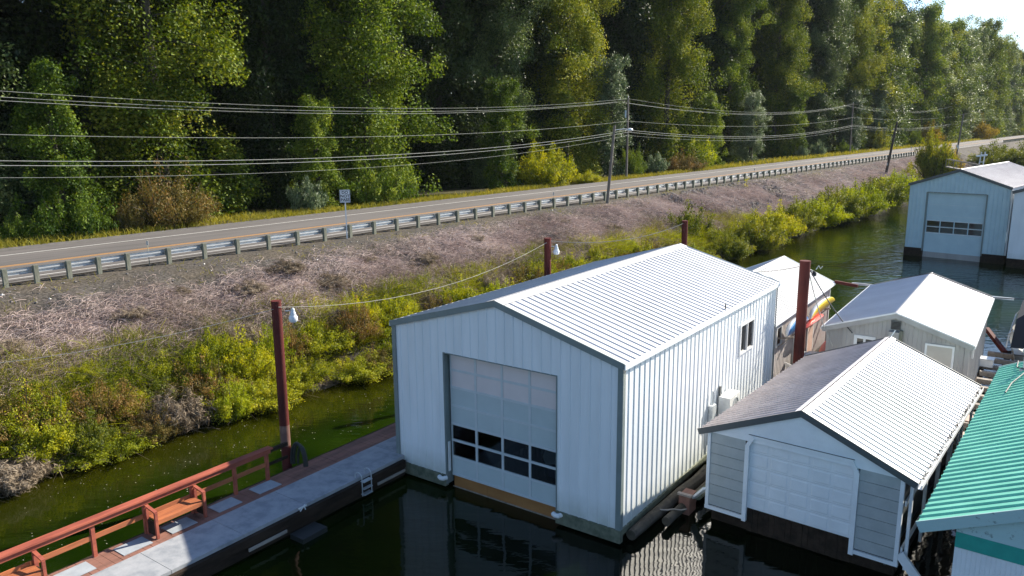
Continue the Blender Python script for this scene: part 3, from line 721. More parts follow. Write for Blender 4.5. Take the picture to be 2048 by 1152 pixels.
# ---- grey house with the smooth white roof
GX, GY, GA, GW, GL, GZE, GZR = 11.855, 29.079, -0.6056, 5.084, 9.40, 3.0, 3.851
def grey_house():
    r = house_root('taupe_boathouse', 'grey wooden boathouse with a smooth white roof slope and a dark gable vent', 'boathouse', GX, GY, GA)
    x0, x1, yf, yb = .16, GW-.16, .15, GL-.2
    g = gable(GZE-.06, GZR-.06, GW)
    mb = MB()
    ribbed(mb, lambda s,o,w: (s,yf-o,w), x0, x1, cst(.25), g, pitch=.15, h=.012, cuts=(GW/2,)); mb.build('front_wall', M['warm_siding'], r)
    mb = MB(); ribbed(mb, lambda s,o,w: (x1+o,s,w), yf, yb, cst(.25), cst(GZE-.05), pitch=.15, h=.012); mb.build('side_wall', M['warm_siding'], r)
    mb = MB(); ribbed(mb, lambda s,o,w: (x0-o,s,w), yf, yb, cst(.25), cst(GZE-.05), pitch=.15, h=.012); mb.build('side_wall', M['warm_siding'], r)
    mb = MB(); ribbed(mb, lambda s,o,w: (s,yb+o,w), x0, x1, cst(.25), g, pitch=.15, h=.012, cuts=(GW/2,)); mb.build('rear_wall', M['warm_siding'], r)
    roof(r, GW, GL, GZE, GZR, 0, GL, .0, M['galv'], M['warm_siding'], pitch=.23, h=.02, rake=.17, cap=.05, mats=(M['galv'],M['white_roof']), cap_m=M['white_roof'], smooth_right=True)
    mb = MB()
    for X in (-.015, GW+.015): mb.box(X-.02,X+.02,-.02,GL+.02,GZE-.09,GZE+.005)
    mb.beam((0,-.04,GZE+.03),(GW/2,-.04,GZR+.03),.02,.05); mb.beam((GW,-.04,GZE+.03),(GW/2,-.04,GZR+.03),.02,.05)
    mb.build('edge_flashing', M['frame'], r)
    mb = MB(); mb.box(-.85,GW/2-1.4,GL-.02,GL+.05,GZE-.05,GZE+.05); mb.box(GW/2+1.4,GW+.75,GL-.02,GL+.05,GZE-.05,GZE+.05); mb.build('eave_beam', M['lamp'], r)
    v = MB(); v.box(2.38,2.72,yf-.05,yf-.02,3.24,3.56)
    vo = v.build('vent', M['dark_trim'], r); mb = MB()
    for k in range(6): mb.quad((2.40,yf-.052,3.27+k*.048),(2.70,yf-.052,3.27+k*.048),(2.70,yf-.085,3.255+k*.048),(2.40,yf-.085,3.255+k*.048))
    mb.build('louvre', M['darkwood'], vo)
    mb = MB(); mb.box(2.36,2.70,yf-.30,yf-.02,2.85,3.18); mb.build('wall_box', M['warm_siding'], r)
    mb = MB(); mb.box(2.70,2.80,yf-.16,yf-.02,.35,3.22); mb.build('downspout', M['postwood'], r)
    w = MB()
    for a,b,c,d in ((1.16,1.90,2.72,2.84),(1.16,1.27,2.1,2.72),(1.79,1.90,2.1,2.72),(1.16,1.9,2.0,2.1),(1.49,1.57,2.1,2.72)): w.box(a,b,yf-.05,yf-.01,c,d)
    wo = w.build('window', M['frame'], r); MB().box(1.27,1.79,yf-.025,yf-.014,2.1,2.72).build('pane', M['glass'], wo)
    mb = MB(); mb.box(3.62,4.42,yf-.045,yf-.013,.55,2.80); do = mb.build('door', M['beige'], r)
    mb = MB(); mb.box(3.55,3.62,yf-.05,yf-.01,.5,2.87); mb.box(4.42,4.49,yf-.05,yf-.01,.5,2.87); mb.box(3.62,4.42,yf-.05,yf-.01,2.80,2.87); mb.build('door_frame', M['frame'], r)
    MB().lathe([(.03,0),(.03,.05)],8,(4.32,yf-.09,1.5),'y').build('handle', M['lamp'], do)
    mb = MB(); mb.box(x1-.12,x1+.03,yf-.04,yf+.0,.25,GZE-.1); mb.build('corner_board', M['warm_siding'], r)
    mb = MB(); mb.box(x1+.02,x1+.09,1.2,1.32,GZE-.75,GZE-.35); mb.build('wall_lamp', M['frame'], r)
    MB().box(x0-.1,x1+.1,yf-.1,yb+.1,-.5,.25).build('float', M['darkwood'], r)
    return r
grey_house()
def gpt(s, t, z):
    c, sn = math.cos(GA), math.sin(GA); return Vector((GX + s*c - t*sn, GY + s*sn + t*c, z))

# ---- boathouse with the kayak rack, behind the big one
KX, KY, KA, KW, KL, KZE, KZR = 5.977, 31.839, -0.6083, 4.92, 9.63, 3.114, 4.179
def kayak_house():
    r = house_root('rear_boathouse', 'pale boathouse with a kayak rack, half hidden behind the largest boathouse', 'boathouse', KX, KY, KA)
    x0, x1, yf, yb = .15, KW-.15, .15, KL-.25
    g = gable(KZE-.06, KZR-.06, KW)
    mb = MB(); ribbed(mb, lambda s,o,w: (s,yf-o,w), x0, x1, cst(.25), g, pitch=.2, h=.012, cuts=(KW/2,)); mb.build('front_wall', M['taupe_siding'], r)
    mb = MB(); ribbed(mb, lambda s,o,w: (x1+o,s,w), yf, yb, cst(.25), cst(KZE-.05), pitch=.2, h=.014, openings=((.9,1.5,2.0,2.75),)); mb.build('side_wall', M['taupe_siding'], r)
    mb = MB(); ribbed(mb, lambda s,o,w: (x0-o,s,w), yf, yb, cst(.25), cst(KZE-.05), pitch=.2, h=.014); mb.build('side_wall', M['taupe_siding'], r)
    mb = MB(); ribbed(mb, lambda s,o,w: (s,yb+o,w), x0, x1, cst(.25), g, pitch=.2, h=.012, cuts=(KW/2,)); mb.build('rear_wall', M['taupe_siding'], r)
    roof(r, KW, KL, KZE, KZR, 0, KL, .02, M['galv'], M['white_dirty'], pitch=.28, h=.032, rake=.12, cap=.14, mats=(M['galv'],M['roof_sunlit']), cap_m=M['roof_sunlit'])
    for X in (-.035, KW+.035): MB().box(X-.015,X+.015,-.02,KL+.02,KZE-.10,KZE+.0).build('eave_trim', M['white_dirty'], r)
    mb = MB(); mb.beam((KW,KL+.02,KZE+.05),(KW+1.05,KL+.02,KZE-.05),.1,.14); mb.build('eave_beam', M['rust'], r)
    w = MB()
    for y0,y1,za,zb in ((.85,1.55,1.95,2.02),(.85,1.55,2.73,2.80),(.85,.92,2.02,2.73),(1.48,1.55,2.02,2.73)): w.box(x1-.02,x1+.04,y0,y1,za,zb)
    wo = w.build('window', M['frame'], r); MB().box(x1-.01,x1+.005,.92,1.48,2.02,2.73).build('pane', M['glass'], wo)
    for y in (yf+.02, yb-.1): MB().box(x1+.014,x1+.05,y,y+.09,.25,KZE-.06).build('corner_board', M['frame'], r)
    for y in (3.45, 5.65):
        do = MB().box(x1+.016,x1+.05,y,y+.85,.35,2.15).build('door', M['brown_patch'], r)
        MB().box(x1+.014,x1+.055,y-.07,y-.003,.3,2.22).box(x1+.014,x1+.055,y+.853,y+.92,.3,2.22).box(x1+.014,x1+.055,y-.003,y+.853,2.153,2.22).build('door_frame', M['frame'], do)
    mb = MB()
    for y in (1.1, 2.7, 4.7, 7.0):
        mb.beam((x1+.02,y,2.30),(x1+.62,y,2.42),.06,.06); mb.beam((x1+.04,y,1.95),(x1+.45,y,2.36),.05,.05)
    mb.build('kayak_rack', M['greywood'], r)
    MB().box(x0-.1,x1+.1,yf-.1,yb+.1,-.5,.25).build('float', M['darkwood'], r)
    return r
kayak_house()
def kpt(s, t, z):
    c, sn = math.cos(KA), math.sin(KA); return Vector((KX + s*c - t*sn, KY + s*sn + t*c, z))

def kayak(name, label, loc, rz, tilt, L, top, bottom, bw=.36, bh=.19):
    r = thing(name, label, 'kayak', loc, rz); r.rotation_euler = (0, tilt, rz)
    for nm, s0, s1, mm in (('hull',0,7,top),('deck',7,14,bottom)):
        mb = MB(); secs = []
        for i in range(21):
            u = -1 + 2*i/20; w = max(.012,(1-abs(u)**2.3))**.75; secs.append([(bw*w*math.cos(TAU*k/14), u*L/2, bh*w*math.sin(TAU*k/14)*(1 if k <= 7 else .75) + .16*abs(u)**3*(-1)) for k in range(s0, s1+1)])
        for a, b in zip(secs[:-1], secs[1:]):
            for j in range(len(a)-1): mb.quad(a[j],a[j+1],b[j+1],b[j])
        mb.build(nm, mm, r, True)
    return r
kayak('kayak', 'white and blue kayak on the rack of the rear boathouse', kpt(KW+.28,1.9,2.72), KA, rad(-68), 3.0, M['kayak_white'], M['kayak_blue'])
kayak('kayak', 'white and yellow kayak on the rack under the far end of the eave', kpt(KW+.32,5.7,2.72), KA, rad(-62), 4.2, M['kayak_white'], M['kayak_yellow'], .40)
kayak('kayak', 'red kayak lying on the rack below the yellow one', kpt(KW+.30,4.6,2.42), KA, rad(-10), 2.9, M['kayak_red'], M['kayak_red'], .33, .13)
kayak('canoe', 'faded red canoe turned upside down on the deck behind the rusty pile', kpt(KW+.75,7.2,.72), KA, rad(4), 5.2, M['canoe_red'], M['canoe_red'], .45, .34)

# walkway between the rear houses and its clutter
wk = thing('float_walkway', 'weathered wooden float walkway between the two rear boathouses', 'dock', bpt(0,0,0), BA)
mb = MB()
for k in range(62):
    t = 12.75 + k*.155; mb.box(7.93,9.42,t,t+.148,.28,.335+.006*(k % 3 == 0))
mb.build('planking', M['greywood'], wk)
MB().box(7.95,8.2,12.7,22.4,-.2,.278).box(9.15,9.40,12.7,22.4,-.2,.278).build('stringer', M['darkwood'], wk)
bin_ = thing('rubbish_bin', 'dark green rubbish bin beside the kayak boathouse wall', 'bin', bpt(8.25,15.4,.34), BA)
MB().lathe([(.24,0),(.30,.02),(.35,.88),(.37,.9)],14).build('body', M['green_can'], bin_, True)
MB().lathe([(.39,.905),(.39,.95),(.30,1.0),(.05,1.02)],14).build('lid', M['lamp'], bin_, True)
tb = thing('white_table', 'small white folding table beside the green rubbish bin', 'table', bpt(8.55,16.35,.34), BA+.2)
MB().box(-.35,.35,-.5,.5,.70,.74).build('table_top', M['white_plastic'], tb)
for x in (-.3,.3):
    for y in (-.42,.42): MB().beam((x,y,0),(x,y,.7),.04,.04).build('leg', M['white_plastic'], tb)
def plastic_chair(label, loc, rz):
    c = thing('plastic_chair', label, 'chair', loc, rz)
    MB().box(-.24,.24,-.24,.22,.40,.435).build('seat', M['white_plastic'], c)
    mb = MB()
    for k in range(5): x = -.2+k*.1; mb.beam((x,.21,.44),(x*1.05,.36,.92),.07,.02,(0,1,0))
    mb.beam((-.24,.36,.90),(.24,.36,.90),.03,.07); mb.build('backrest', M['white_plastic'], c)
    for x in (-.23,.23):
        MB().beam((x,-.22,0),(x,-.2,.42),.045,.045).build('leg', M['white_plastic'], c); MB().beam((x,.26,0),(x,.2,.42),.045,.045).build('leg', M['white_plastic'], c)
        MB().beam((x*1.08,-.22,.62),(x*1.08,.26,.64),.06,.03).beam((x*1.08,-.2,.42),(x*1.08,-.21,.62),.04,.04).build('armrest', M['white_plastic'], c)
plastic_chair('white plastic garden chair left of the green rubbish bin', bpt(8.35,14.1,.34), BA+2.5)
pw = thing('leaning_board', 'pale board leaning against the kayak boathouse wall', 'board', bpt(8.12,14.75,.34), BA)
MB().beam((.3,0,0),(.02,.0,.95),.5,.03,(1,0,0)).build('board', M['styro'], pw)
crt = thing('crate', 'brown wooden deck box at the corner of the grey boathouse', 'box', gpt(-.35,6.2,.34), GA)
MB().box(-.45,.35,-.6,.6,0,.72).build('body', M['brown_patch'], crt); MB().box(-.48,.38,-.64,.64,.722,.77).build('lid', M['brown_patch'], crt)

# ---- green roofed house at the lower right
def green_house():
    a = -0.6596; r = house_root('teal_roof_boathouse', 'pale boathouse with a teal ribbed metal roof, cut by the right edge', 'boathouse', 8.314, 14.831, a)
    Wd, L, ze = 7.6, 13.07, 2.58; sl = .466; zr = ze + sl*Wd/2
    roof(r, Wd, L, ze-.02, zr-.02, 0, L, 0, M['teal_roof'], M['pale_teal'], pitch=.30, h=.034, rake=.20, cap=.2, cap_m=M['teal_roof'])
    x0, x1, yf = .70, Wd-.70, .12
    g = gable(ze-.12, zr-.12, Wd)
    # upper shingles / boards, teal band, lower boards
    mb = MB(); z = 2.56
    def lim(zz): return max(x0, (zz-ze+.12)/sl), min(x1, Wd-(zz-ze+.12)/sl)
    while z < zr-.2:
        zb = z+.15; (a0, b0), (a1, b1) = lim(z), lim(zb)
        if b1 > a1: mb.quad((a0,yf-.03,z),(b0,yf-.03,z),(b1,yf-.012,zb),(a1,yf-.012,zb)); mb.quad((a0,yf-.01,z),(b0,yf-.01,z),(b0,yf-.03,z),(a0,yf-.03,z))
        z = zb
    mb.build('gable_shingles', M['pale_teal'], r)
    MB().box(x0,x1,yf-.04,yf+.0,2.23,2.558).build('teal_band', M['teal_paint'], r)
    mb = MB(); ribbed(mb, lambda s,o,w: (s,yf-.012-o,w), x0, x1, cst(.2), cst(2.228), pitch=.085, h=.010); mb.build('front_wall', M['white_dirty'], r)
    MB().box(x0,x0+.05,yf+.01,L-.2,.2,2.70).build('side_wall', M['white_dirty'], r)
    MB().box(x1-.05,x1,yf+.01,L-.2,.2,2.70).build('side_wall', M['white_dirty'], r)
    MB().box(x0+.05,x1-.05,L-.25,L-.2,.2,2.70).build('rear_wall', M['white_dirty'], r)
    MB().box(x0,x1,yf+.1,L-.3,-.5,.198).build('float', M['darkwood'], r)
    mb = MB(); mb.lathe([(.14,0),(.14,.06),(.065,.10),(.065,.62)],12,(.78,11.9,ze+.30)); mb.build('vent_pipe', M['lamp'], r, True)
    MB().lathe([(.12,0),(.12,.10),(.02,.12)],12,(.78,11.9,ze+.92)).build('vent_cap', M['lamp'], r, True)
    mb = MB(); mb.tube([(.5,13.1,ze+.30),(.55,12.2,ze+.32),(.9,11.4,ze+.5),(.6,10.2,ze+.34),(.55,9.2,ze+.32)],.02,6); mb.build('roof_cable', M['wire_dark'], r)
green_house()

# ---- far boathouse and its neighbour
FX, FY, FA, FW, FL, FZE, FZR = 32.725, 64.552, -0.767, 7.22, 15.04, 5.71, 6.95
def far_house():
    r = house_root('far_boathouse', 'pale blue boathouse with a white overhead door across the water', 'boathouse', FX, FY, FA)
    z0 = .5; op = (1.38, 5.62, z0-.001, 5.06); g = gable(FZE-.05, FZR-.05, FW)
    mb = MB(); ribbed(mb, lambda s,o,w: (s,-o,w), .02, FW-.02, cst(z0), g, h=.03, openings=(op,), cuts=(FW/2,)); mb.build('front_wall', M['pale_blue'], r)
    mb = MB(); ribbed(mb, lambda s,o,w: (FW+o,s,w), .02, FL, cst(z0), cst(FZE-.03)); mb.build('side_wall', M['white_wall'], r)
    mb = MB(); ribbed(mb, lambda s,o,w: (-o,s,w), .02, FL, cst(z0), cst(FZE-.03)); mb.build('side_wall', M['pale_blue'], r)
    mb = MB(); ribbed(mb, lambda s,o,w: (s,FL+o,w), .02, FW-.02, cst(z0), g, h=.03, cuts=(FW/2,)); mb.build('rear_wall', M['pale_blue'], r)
    roof(r, FW, FL, FZE+.03, FZR+.03, -.12, FL+.1, .1, M['galv_far'], M['dark_trim'], pitch=.4, h=.03, rake=.18, cap=.1, cap_m=M['white_roof'])
    mb = MB(); mb.box(FW+.02,FW+.12,-.03,.06,z0,FZE-.2); mb.build('downspout', M['frame'], r)
    d = MB(); d.box(1.40,5.60,.16,.20,.24,5.05); do = d.build('overhead_door', M['pale_blue'], r)
    for k in range(4):
        for i in range(2):
            a = 1.5+k*1.02; z = 1.85+i*.50
            MB().box(a,a+.94,.150,.158,z,z+.45).build('window_pane', M['glass'], do)
    mb = MB()
    for z in (3.2, 4.1): mb.box(1.41,5.59,.152,.158,z,z+.012)
    for z in (1.80, 2.31, 2.81): mb.box(1.45,5.56,.140,.1585,z-.03,z+.02)
    mb.build('door_seam', M['frame'], do)
    mb = MB(); mb.box(1.30,1.40,-.03,.2,.3,5.10); mb.box(5.60,5.70,-.03,.2,.3,5.10); mb.box(1.40,5.60,-.03,.2,5.055,5.12); mb.build('door_jamb', M['trim'], r)
    MB().box(1.40,5.60,.10,.155,-.2,.24).build('door_skirt', M['warm_siding'], r)
    mb = MB(); mb.box(-.03,1.38,-.02,.25,-.3,z0-.002); mb.box(5.62,FW+.03,-.02,.25,-.3,z0-.002); mb.box(0,1.3,.25,FL,-.4,z0-.01); mb.box(5.7,FW,.25,FL,-.4,z0-.01); mb.build('float', M['darkwood'], r)
far_house()
def far_house2():
    r = house_root('far_boathouse', 'white boathouse with horizontal siding beside the pale blue one', 'boathouse', 37.45, 58.45, -0.767)
    Wd, L, ze, zr = 7.0, 14, 5.55, 6.75
    z0 = .5; g = gable(ze-.05, zr-.05, Wd)
    mb = MB(); z = z0
    while z < zr-.1:
        zb = z+.11
        a = max(.02, (z-ze)/(zr-ze)*Wd/2)
        mb.quad((a,-.02,z),(Wd-a,-.02,z),(Wd-a,-.002,zb),(a,-.002,zb)); mb.quad((a,0,z),(Wd-a,0,z),(Wd-a,-.02,z),(a,-.02,z)); z = zb
    mb.build('front_wall', M['white_wall'], r)
    MB().box(.0,.06,.01,L,z0,ze-.02).build('side_wall', M['white_wall'], r); MB().box(Wd-.06,Wd,.01,L,z0,ze-.02).build('side_wall', M['white_wall'], r)
    roof(r, Wd, L, ze, zr, -.1, L, .12, M['galv_far'], M['dark_trim'], pitch=.4, h=.03, rake=.18, cap=.1)
    MB().box(0,Wd,0,L,-.3,z0-.002).build('float', M['darkwood'], r)
far_house2()

# ------------------------------------------------------------------ the dock on the left
dk = thing('dock', 'floating dock with a pale walkway and a red brown plank strip along its outer side', 'dock', bpt(0,0,0), BA)
mb = MB(); 
for a in np.arange(-16, 14, 2.0):
    x1 = .28 if a < -.2 else -.12
    mb.box(-1.08,x1,a+.006,min(a+1.994,-.07) if a < 0 <= a+1.99 else a+1.994,.33,.45)
mb.build('walkway', M['walk'], dk)
mb = MB()
for a in np.arange(-16, 14, .19):
    mb.box(-1.93 + .012*math.sin(a*37), -1.085, a, a+.182, .36, .437+.004*math.sin(a*91))
mb.build('plank_strip', M['brownwood'], dk)
for a, b in ((-14.6,-13.85),(-12.5,-11.8),(-11.2,-10.45),(-9.72,-8.97),(-8.30,-7.55),(-7.02,-6.30),(-5.65,-4.91),(-4.33,-3.57)):
    MB().box(-1.79,-1.27,a,b,.443,.456).build('grip_mat', M['mat'], dk)
mb = MB(); mb.box(.285,.42,-16,-.12,.14,.36); mb.build('rub_rail', M['darkwood'], dk); MB().box(-2.05,-1.94,-16,14,.15,.40).build('rub_rail', M['darkwood'], dk)
mb = MB(); mb.box(.30,.36,-16,-.1,-.15,.12); mb.box(-1.9,.28,-16,-.08,-.5,.325); mb.box(-1.9,-.14,-.06,14,-.5,.325); mb.build('float', M['darkwood'], dk)
for a in (-14,-10,-6,-1.4): MB().box(.43,.47,a,a+1.2,.02,.10).build('waler', M['greywood'], dk)

rl = thing('railing', 'red stained wooden railing along the outer edge of the dock', 'railing', bpt(0,0,0), BA)
for t in (-14.05,-12.7,-11.35,-10.01,-8.7,-7.37,-6.04,-4.7,-3.6):
    MB().box(-1.91,-1.82,t-.045,t+.045,.40,1.40).build('post', M['redwood'], rl)
mb = MB(); mb.box(-1.955,-1.715,-16,-3.45,1.402,1.445); mb.build('top_rail', M['redwood'], rl)
mb = MB(); mb.box(-1.815,-1.775,-16,-3.5,1.27,1.398); mb.build('rail_board', M['redwood'], rl)
mb = MB()
for a, b in zip((-16,-14.0,-12.65,-11.30,-9.96,-8.65,-7.32,-5.99,-4.65),(-14.1,-12.75,-11.40,-10.06,-8.75,-7.42,-6.09,-4.75,-3.65)): mb.box(-1.89,-1.845,a,b,.88,1.0)
mb.build('mid_rail', M['orange_rail'], rl)
mb = MB(); mb.box(-1.9,-1.8,-3.55,-2.85,1.28,1.38); mb.box(-1.885,-1.845,-3.55,-2.85,.86,.95); mb.build('pile_tie', M['darkwood'], rl)

def bench(t0, t1, label):
    b = thing('bench', label, 'bench', bpt(0,0,.45), BA)
    sm = MB()
    for k in range(5): x = -1.80+k*.085; sm.box(x,x+.075,t0+.04,t1-.04,.435,.47)
    sm.box(-1.385,-1.35,t0+.04,t1-.04,.36,.465); sm.build('seat', M['orange_rail'], b)
    for t in (t0, t1):
        mb = MB(); mb.box(-1.40,-1.33,t-.035,t+.035,0,.70); mb.box(-1.80,-1.74,t-.035,t+.035,0,.72); mb.build('leg', M['redwood'], b)
        mb = MB(); mb.beam((-1.86,t,.80),(-1.34,t,.715),.09,.035); mb.build('armrest', M['redwood'], b)
        mb = MB(); mb.box(-1.739,-1.401,t-.02,t+.02,.05,.43); mb.build('end_panel', M['darkwood'], b)
bench(-7.36,-6.0,'red wooden dock bench in the middle of the railing, half in shade')
bench(-12.0,-10.05,'red wooden dock bench cut by the lower left corner')

ld = thing('ladder', 'pale metal swim ladder hooked over the dock edge near the largest boathouse', 'ladder', bpt(.36,-1.85,.28), BA); ld.scale = (.85,.85,.78)
mb = MB()
for y in (-.22,.22):
    pts = [(-.22,y,.15)] + [(-.05-.17*math.cos(a), y, .27+.20*math.sin(a)) for a in np.linspace(0,math.pi,9)] + [(.12,y,.1),(.12,y,-.45)]
    mb.tube(pts,.019,8)
mb.build('side_tube', M['lamp'], ld, True)
mb = MB()
for z in (.10,-.18,-.42): mb.box(.02,.20,-.2,.2,z,z+.03)
mb.build('step', M['lamp'], ld)
fl = thing('swim_float', 'small black float moored against the dock edge', 'float', bpt(.72,-4.3,0), BA)
MB().box(-.25,.28,-.42,.42,-.4,-.06).build('body', M['black'], fl)
cleat = thing('dock_cleat', 'white metal mooring cleat on the shaded dock edge', 'cleat', bpt(.34,-4.15,.36), BA)
MB().beam((0,-.14,.09),(0,.14,.09),.03,.03).beam((-.05,-.06,0),(-.02,-.05,.09),.02,.02).beam((.05,.06,0),(.02,.05,.09),.02,.02).beam((.05,-.12,.02),(-.05,.12,.1),.02,.02).build('horn', M['frame'], cleat)
hs = thing('hose_loop', 'black hose looped upright at the foot of the lit rusty pile', 'hose', bpt(-2.02,-2.5,.44), BA+rad(38))
mb = MB()
for dx, hgt, wd in ((0,.68,.20),(.08,.60,.16),(-.05,.72,.23)):
    mb.tube([(dx+.16-wd*math.cos(a)*1.0, .12*math.cos(a)+.05, hgt*math.sin(a)) for a in np.linspace(0,math.pi,14)],.045,8)
mb.build('coil', M['black'], hs, True)

# ------------------------------------------------------------------ rusty piles with yard lamps
def pile(label, base, top, r, name='steel_pile', worn=None):
    p = thing(name, label, 'pile', (base[0],base[1],0))
    d = Vector(top)-Vector((base[0],base[1],0))
    pts = [(-d.x*.4,-d.y*.4,-2.4)] + [tuple(d*k/6) for k in range(1,7)]
    MB().tube(pts, r, 20).build('shaft', M['rust'], p, True)
    MB().tube([tuple(d*.992), tuple(d*1.004)], r*1.03, 20).build('cap', M['rust'], p, True)
    if worn: MB().tube([tuple(d*worn[0]), tuple(d*worn[1])], r*1.012, 20, False).build('worn_band', M['rust_bare'], p, True)
    return p
def yard_lamp(label, loc, rz):
    l = thing('yard_lamp', label, 'lamp', loc, rz); l.scale = (.8,.8,.8)
    MB().tube([(-.28,0,.02),(-.10,0,.03),(0,0,.0)],.022,8).build('arm', M['lamp'], l, True)
    MB().lathe([(.03,.14),(.075,.10),(.08,0),(.11,-.05),(.12,-.13)],14).build('housing', M['lamp'], l, True)
    MB().lathe([(.118,-.13),(.17,-.22),(.165,-.34),(.12,-.40),(.02,-.42)],14).build('refractor', M['lamp_glass'], l, True)
pile('rusty steel pile standing at the end of the red dock railing', (-7.08,22.87), (-7.06,22.87,5.58), .15, worn=(.18,.30))
yard_lamp('white yard lamp on the pile by the dock railing', (-6.56,22.80,5.28), 0)
P2 = bpt(-.95,10.2,6.05)
pile('rusty pile with a lamp rising behind the blue roof slope', P2, P2, .145)
yard_lamp('white yard lamp on the pile behind the blue roof slope', (P2.x+.36,P2.y,P2.z-.35), 0)
P3 = bpt(-1.2,24.93,5.25)
pile('bare rusty pile seen above the far end of the largest roof', P3, P3, .165)
P4 = bpt(8.6,13.5,5.5)
pile('thick rusty pile in front of the kayak rack', bpt(8.6,13.42,0), P4, .20)
fx = thing('pile_floodlight', 'small dark floodlight bracket near the top of the thick pile', 'lamp', (P4.x+.3,P4.y-.02,P4.z-.42), 0)
MB().beam((-.1,0,.08),(.05,0,.02),.03,.03).build('arm', M['black'], fx); MB().lathe([(.03,-.02),(.09,-.1),(.09,-.2)],12,(.06,0,.06)).build('head', M['black'], fx, True)
MB().tube([(.12,0,.1),(.22,0,.25),(.30,.02,.12),(.36,0,.22)],.02,6).build('loose_wire', M['lamp'], fx, True)
P5 = Vector((18.48,30.96,0))
p5 = pile('thin rusty pipe post at the corner of the grey boathouse', P5, (18.50,30.96,2.45), .075)
p6 = thing('pipe_post', 'thin weathered stake wired up beside the rusty pipe post', 'post', (18.68,30.98,0)); MB().tube([(0,0,-.5),(.0,0,2.5)],.035,8).build('stake', M['pole'], p6, True)
MB().lathe([(.05,2.5),(.06,2.56),(.02,2.6)],10).build('cap', M['black'], p6, True)
rg = thing('pink_float', 'faded pink mooring float hung on the grey boathouse corner', 'float', (18.72,30.80,1.0))
MB().tube([(-.10,0,-.05),(.06,0,.25),(.22,0,.62)],[.06,.10,.05],10).build('body', M['canoe_red'], rg, True)

# ------------------------------------------------------------------ beams and floats right of the houses
fd = thing('beam_float', 'dark open timber float of cross beams right of the grey boathouses', 'dock', bpt(0,0,0), BA)
mb = MB()
for k in range(13):
    t = 9.6 + k*1.15; mb.box(14.25,16.0,t,t+.22,.22,.42)
mb.build('cross_beam', M['greywood'], fd)
MB().box(14.9,15.1,9.3,25,-.05,.218).box(15.75,15.95,9.3,25,-.05,.218).build('stringer', M['darkwood'], fd)
mb = MB(); mb.box(14.25,15.6,11.3,12.0,.425,.46); mb.box(14.25,15.4,13.2,13.9,.425,.46); mb.build('deck_board', M['brown_patch'], fd)
mb = MB(); mb.beam((13.95,25.9,.9),(14.9,23.9,.35),.16,.2); mb.build('brace', M['rust'], fd)
bl = thing('float_box', 'pale blue plastic box on the timber float', 'box', bpt(14.35,21.0,.42), BA); MB().box(-.2,.3,-.25,.25,0,.3).build('body', M['kayak_white'], bl); MB().box(-.22,.32,-.27,.27,.302,.34).build('lid', M['lamp'], bl)

mbt = thing('moored_boat', 'boat with dark blue canvas and white rails behind the teal roof', 'boat', (24.3,34.9,0), BA)
mb = MB(); secs = []
for y, hw, zs in ((-3,.8,.8),(-1,1.1,.85),(1,1.15,.95),(3,.8,1.1),(4.3,.05,1.25)):
    secs.append([(-hw,y,zs),(-hw*.85,y,.2),(0,y,-.3),(hw*.85,y,.2),(hw,y,zs)])
for a, b in zip(secs[:-1], secs[1:]):
    for j in range(4): mb.quad(a[j],a[j+1],b[j+1],b[j])
mb.f.append((0,1,2,3)) if False else None
mb.build('hull', M['boat_white'], mbt, True)
mb = MB(); cs = []
for y in (-2.8,-1,.6,1.6): cs.append([(-.95,y,.9),(-.85,y,2.2),(-.4,y,2.6),(.4,y,2.6),(.85,y,2.2),(.95,y,.9)])
for a, b in zip(cs[:-1], cs[1:]):
    for j in range(5): mb.quad(a[j],a[j+1],b[j+1],b[j])
for c in (cs[0], cs[-1]): n = len(mb.v); mb.v += c; mb.f.append(tuple(range(n,n+6)))
mb.build('canvas_cover', M['canvas'], mbt)
mb = MB()
for y in (-2.9,1.7): mb.tube([(-1.1,y,.9),(-1.05,y,1.5),(-.9,y-.3,1.75)],.03,6)
mb.tube([(-1.05,-2.9,1.5),(-1.05,1.7,1.5)],.03,6); mb.build('grab_rail', M['frame'], mbt, True)

# logs and debris between the big and the small boathouse
def log(label, a, b, r0, r1, m='log', nm='log'):
    o = thing(nm, label, 'log', bpt(a[0],a[1],a[2]), BA, 'driftwood between the white and the small grey boathouse')
    p = [(0,0,0)]
    d = Vector((b[0]-a[0], b[1]-a[1], b[2]-a[2]))
    pts = [d*k/5 + Vector((R.uniform(-.03,.03),0,R.uniform(-.02,.02))) for k in range(6)]
    MB().tube(pts, [r0+(r1-r0)*k/5 for k in range(6)], 9).build('wood', M[m], o, True)
log('thick dark log floating along the foot of the sunny white wall', (8.12,.3,.02), (8.30,5.2,.05), .15, .19)
log('dark waterlogged log in the gap, right of the thick one', (8.55,1.5,.0), (8.75,6.2,.06), .13, .12)
log('thin pale branch lying across the logs', (8.1,1.7,.14), (8.85,2.2,.16), .025, .018, 'greywood')
log('short thin stick in front of the logs', (8.05,.6,.05), (8.25,1.3,.09), .02, .02, 'greywood')
log('mossy beam against the small grey boathouse', (8.9,2.9,.28), (9.05,6.0,.28), .12, .12, 'skirt')
bk = thing('timber_block', 'square timber block end in the gap beside the small boathouse', 'timber', bpt(8.62,2.65,.0), BA)
MB().box(-.16,.16,-.1,.4,-.2,.36).build('wood', M['brownwood'], bk); MB().box(-.2,.22,-.14,-.02,.362,.42).build('top_board', M['greywood'], bk)

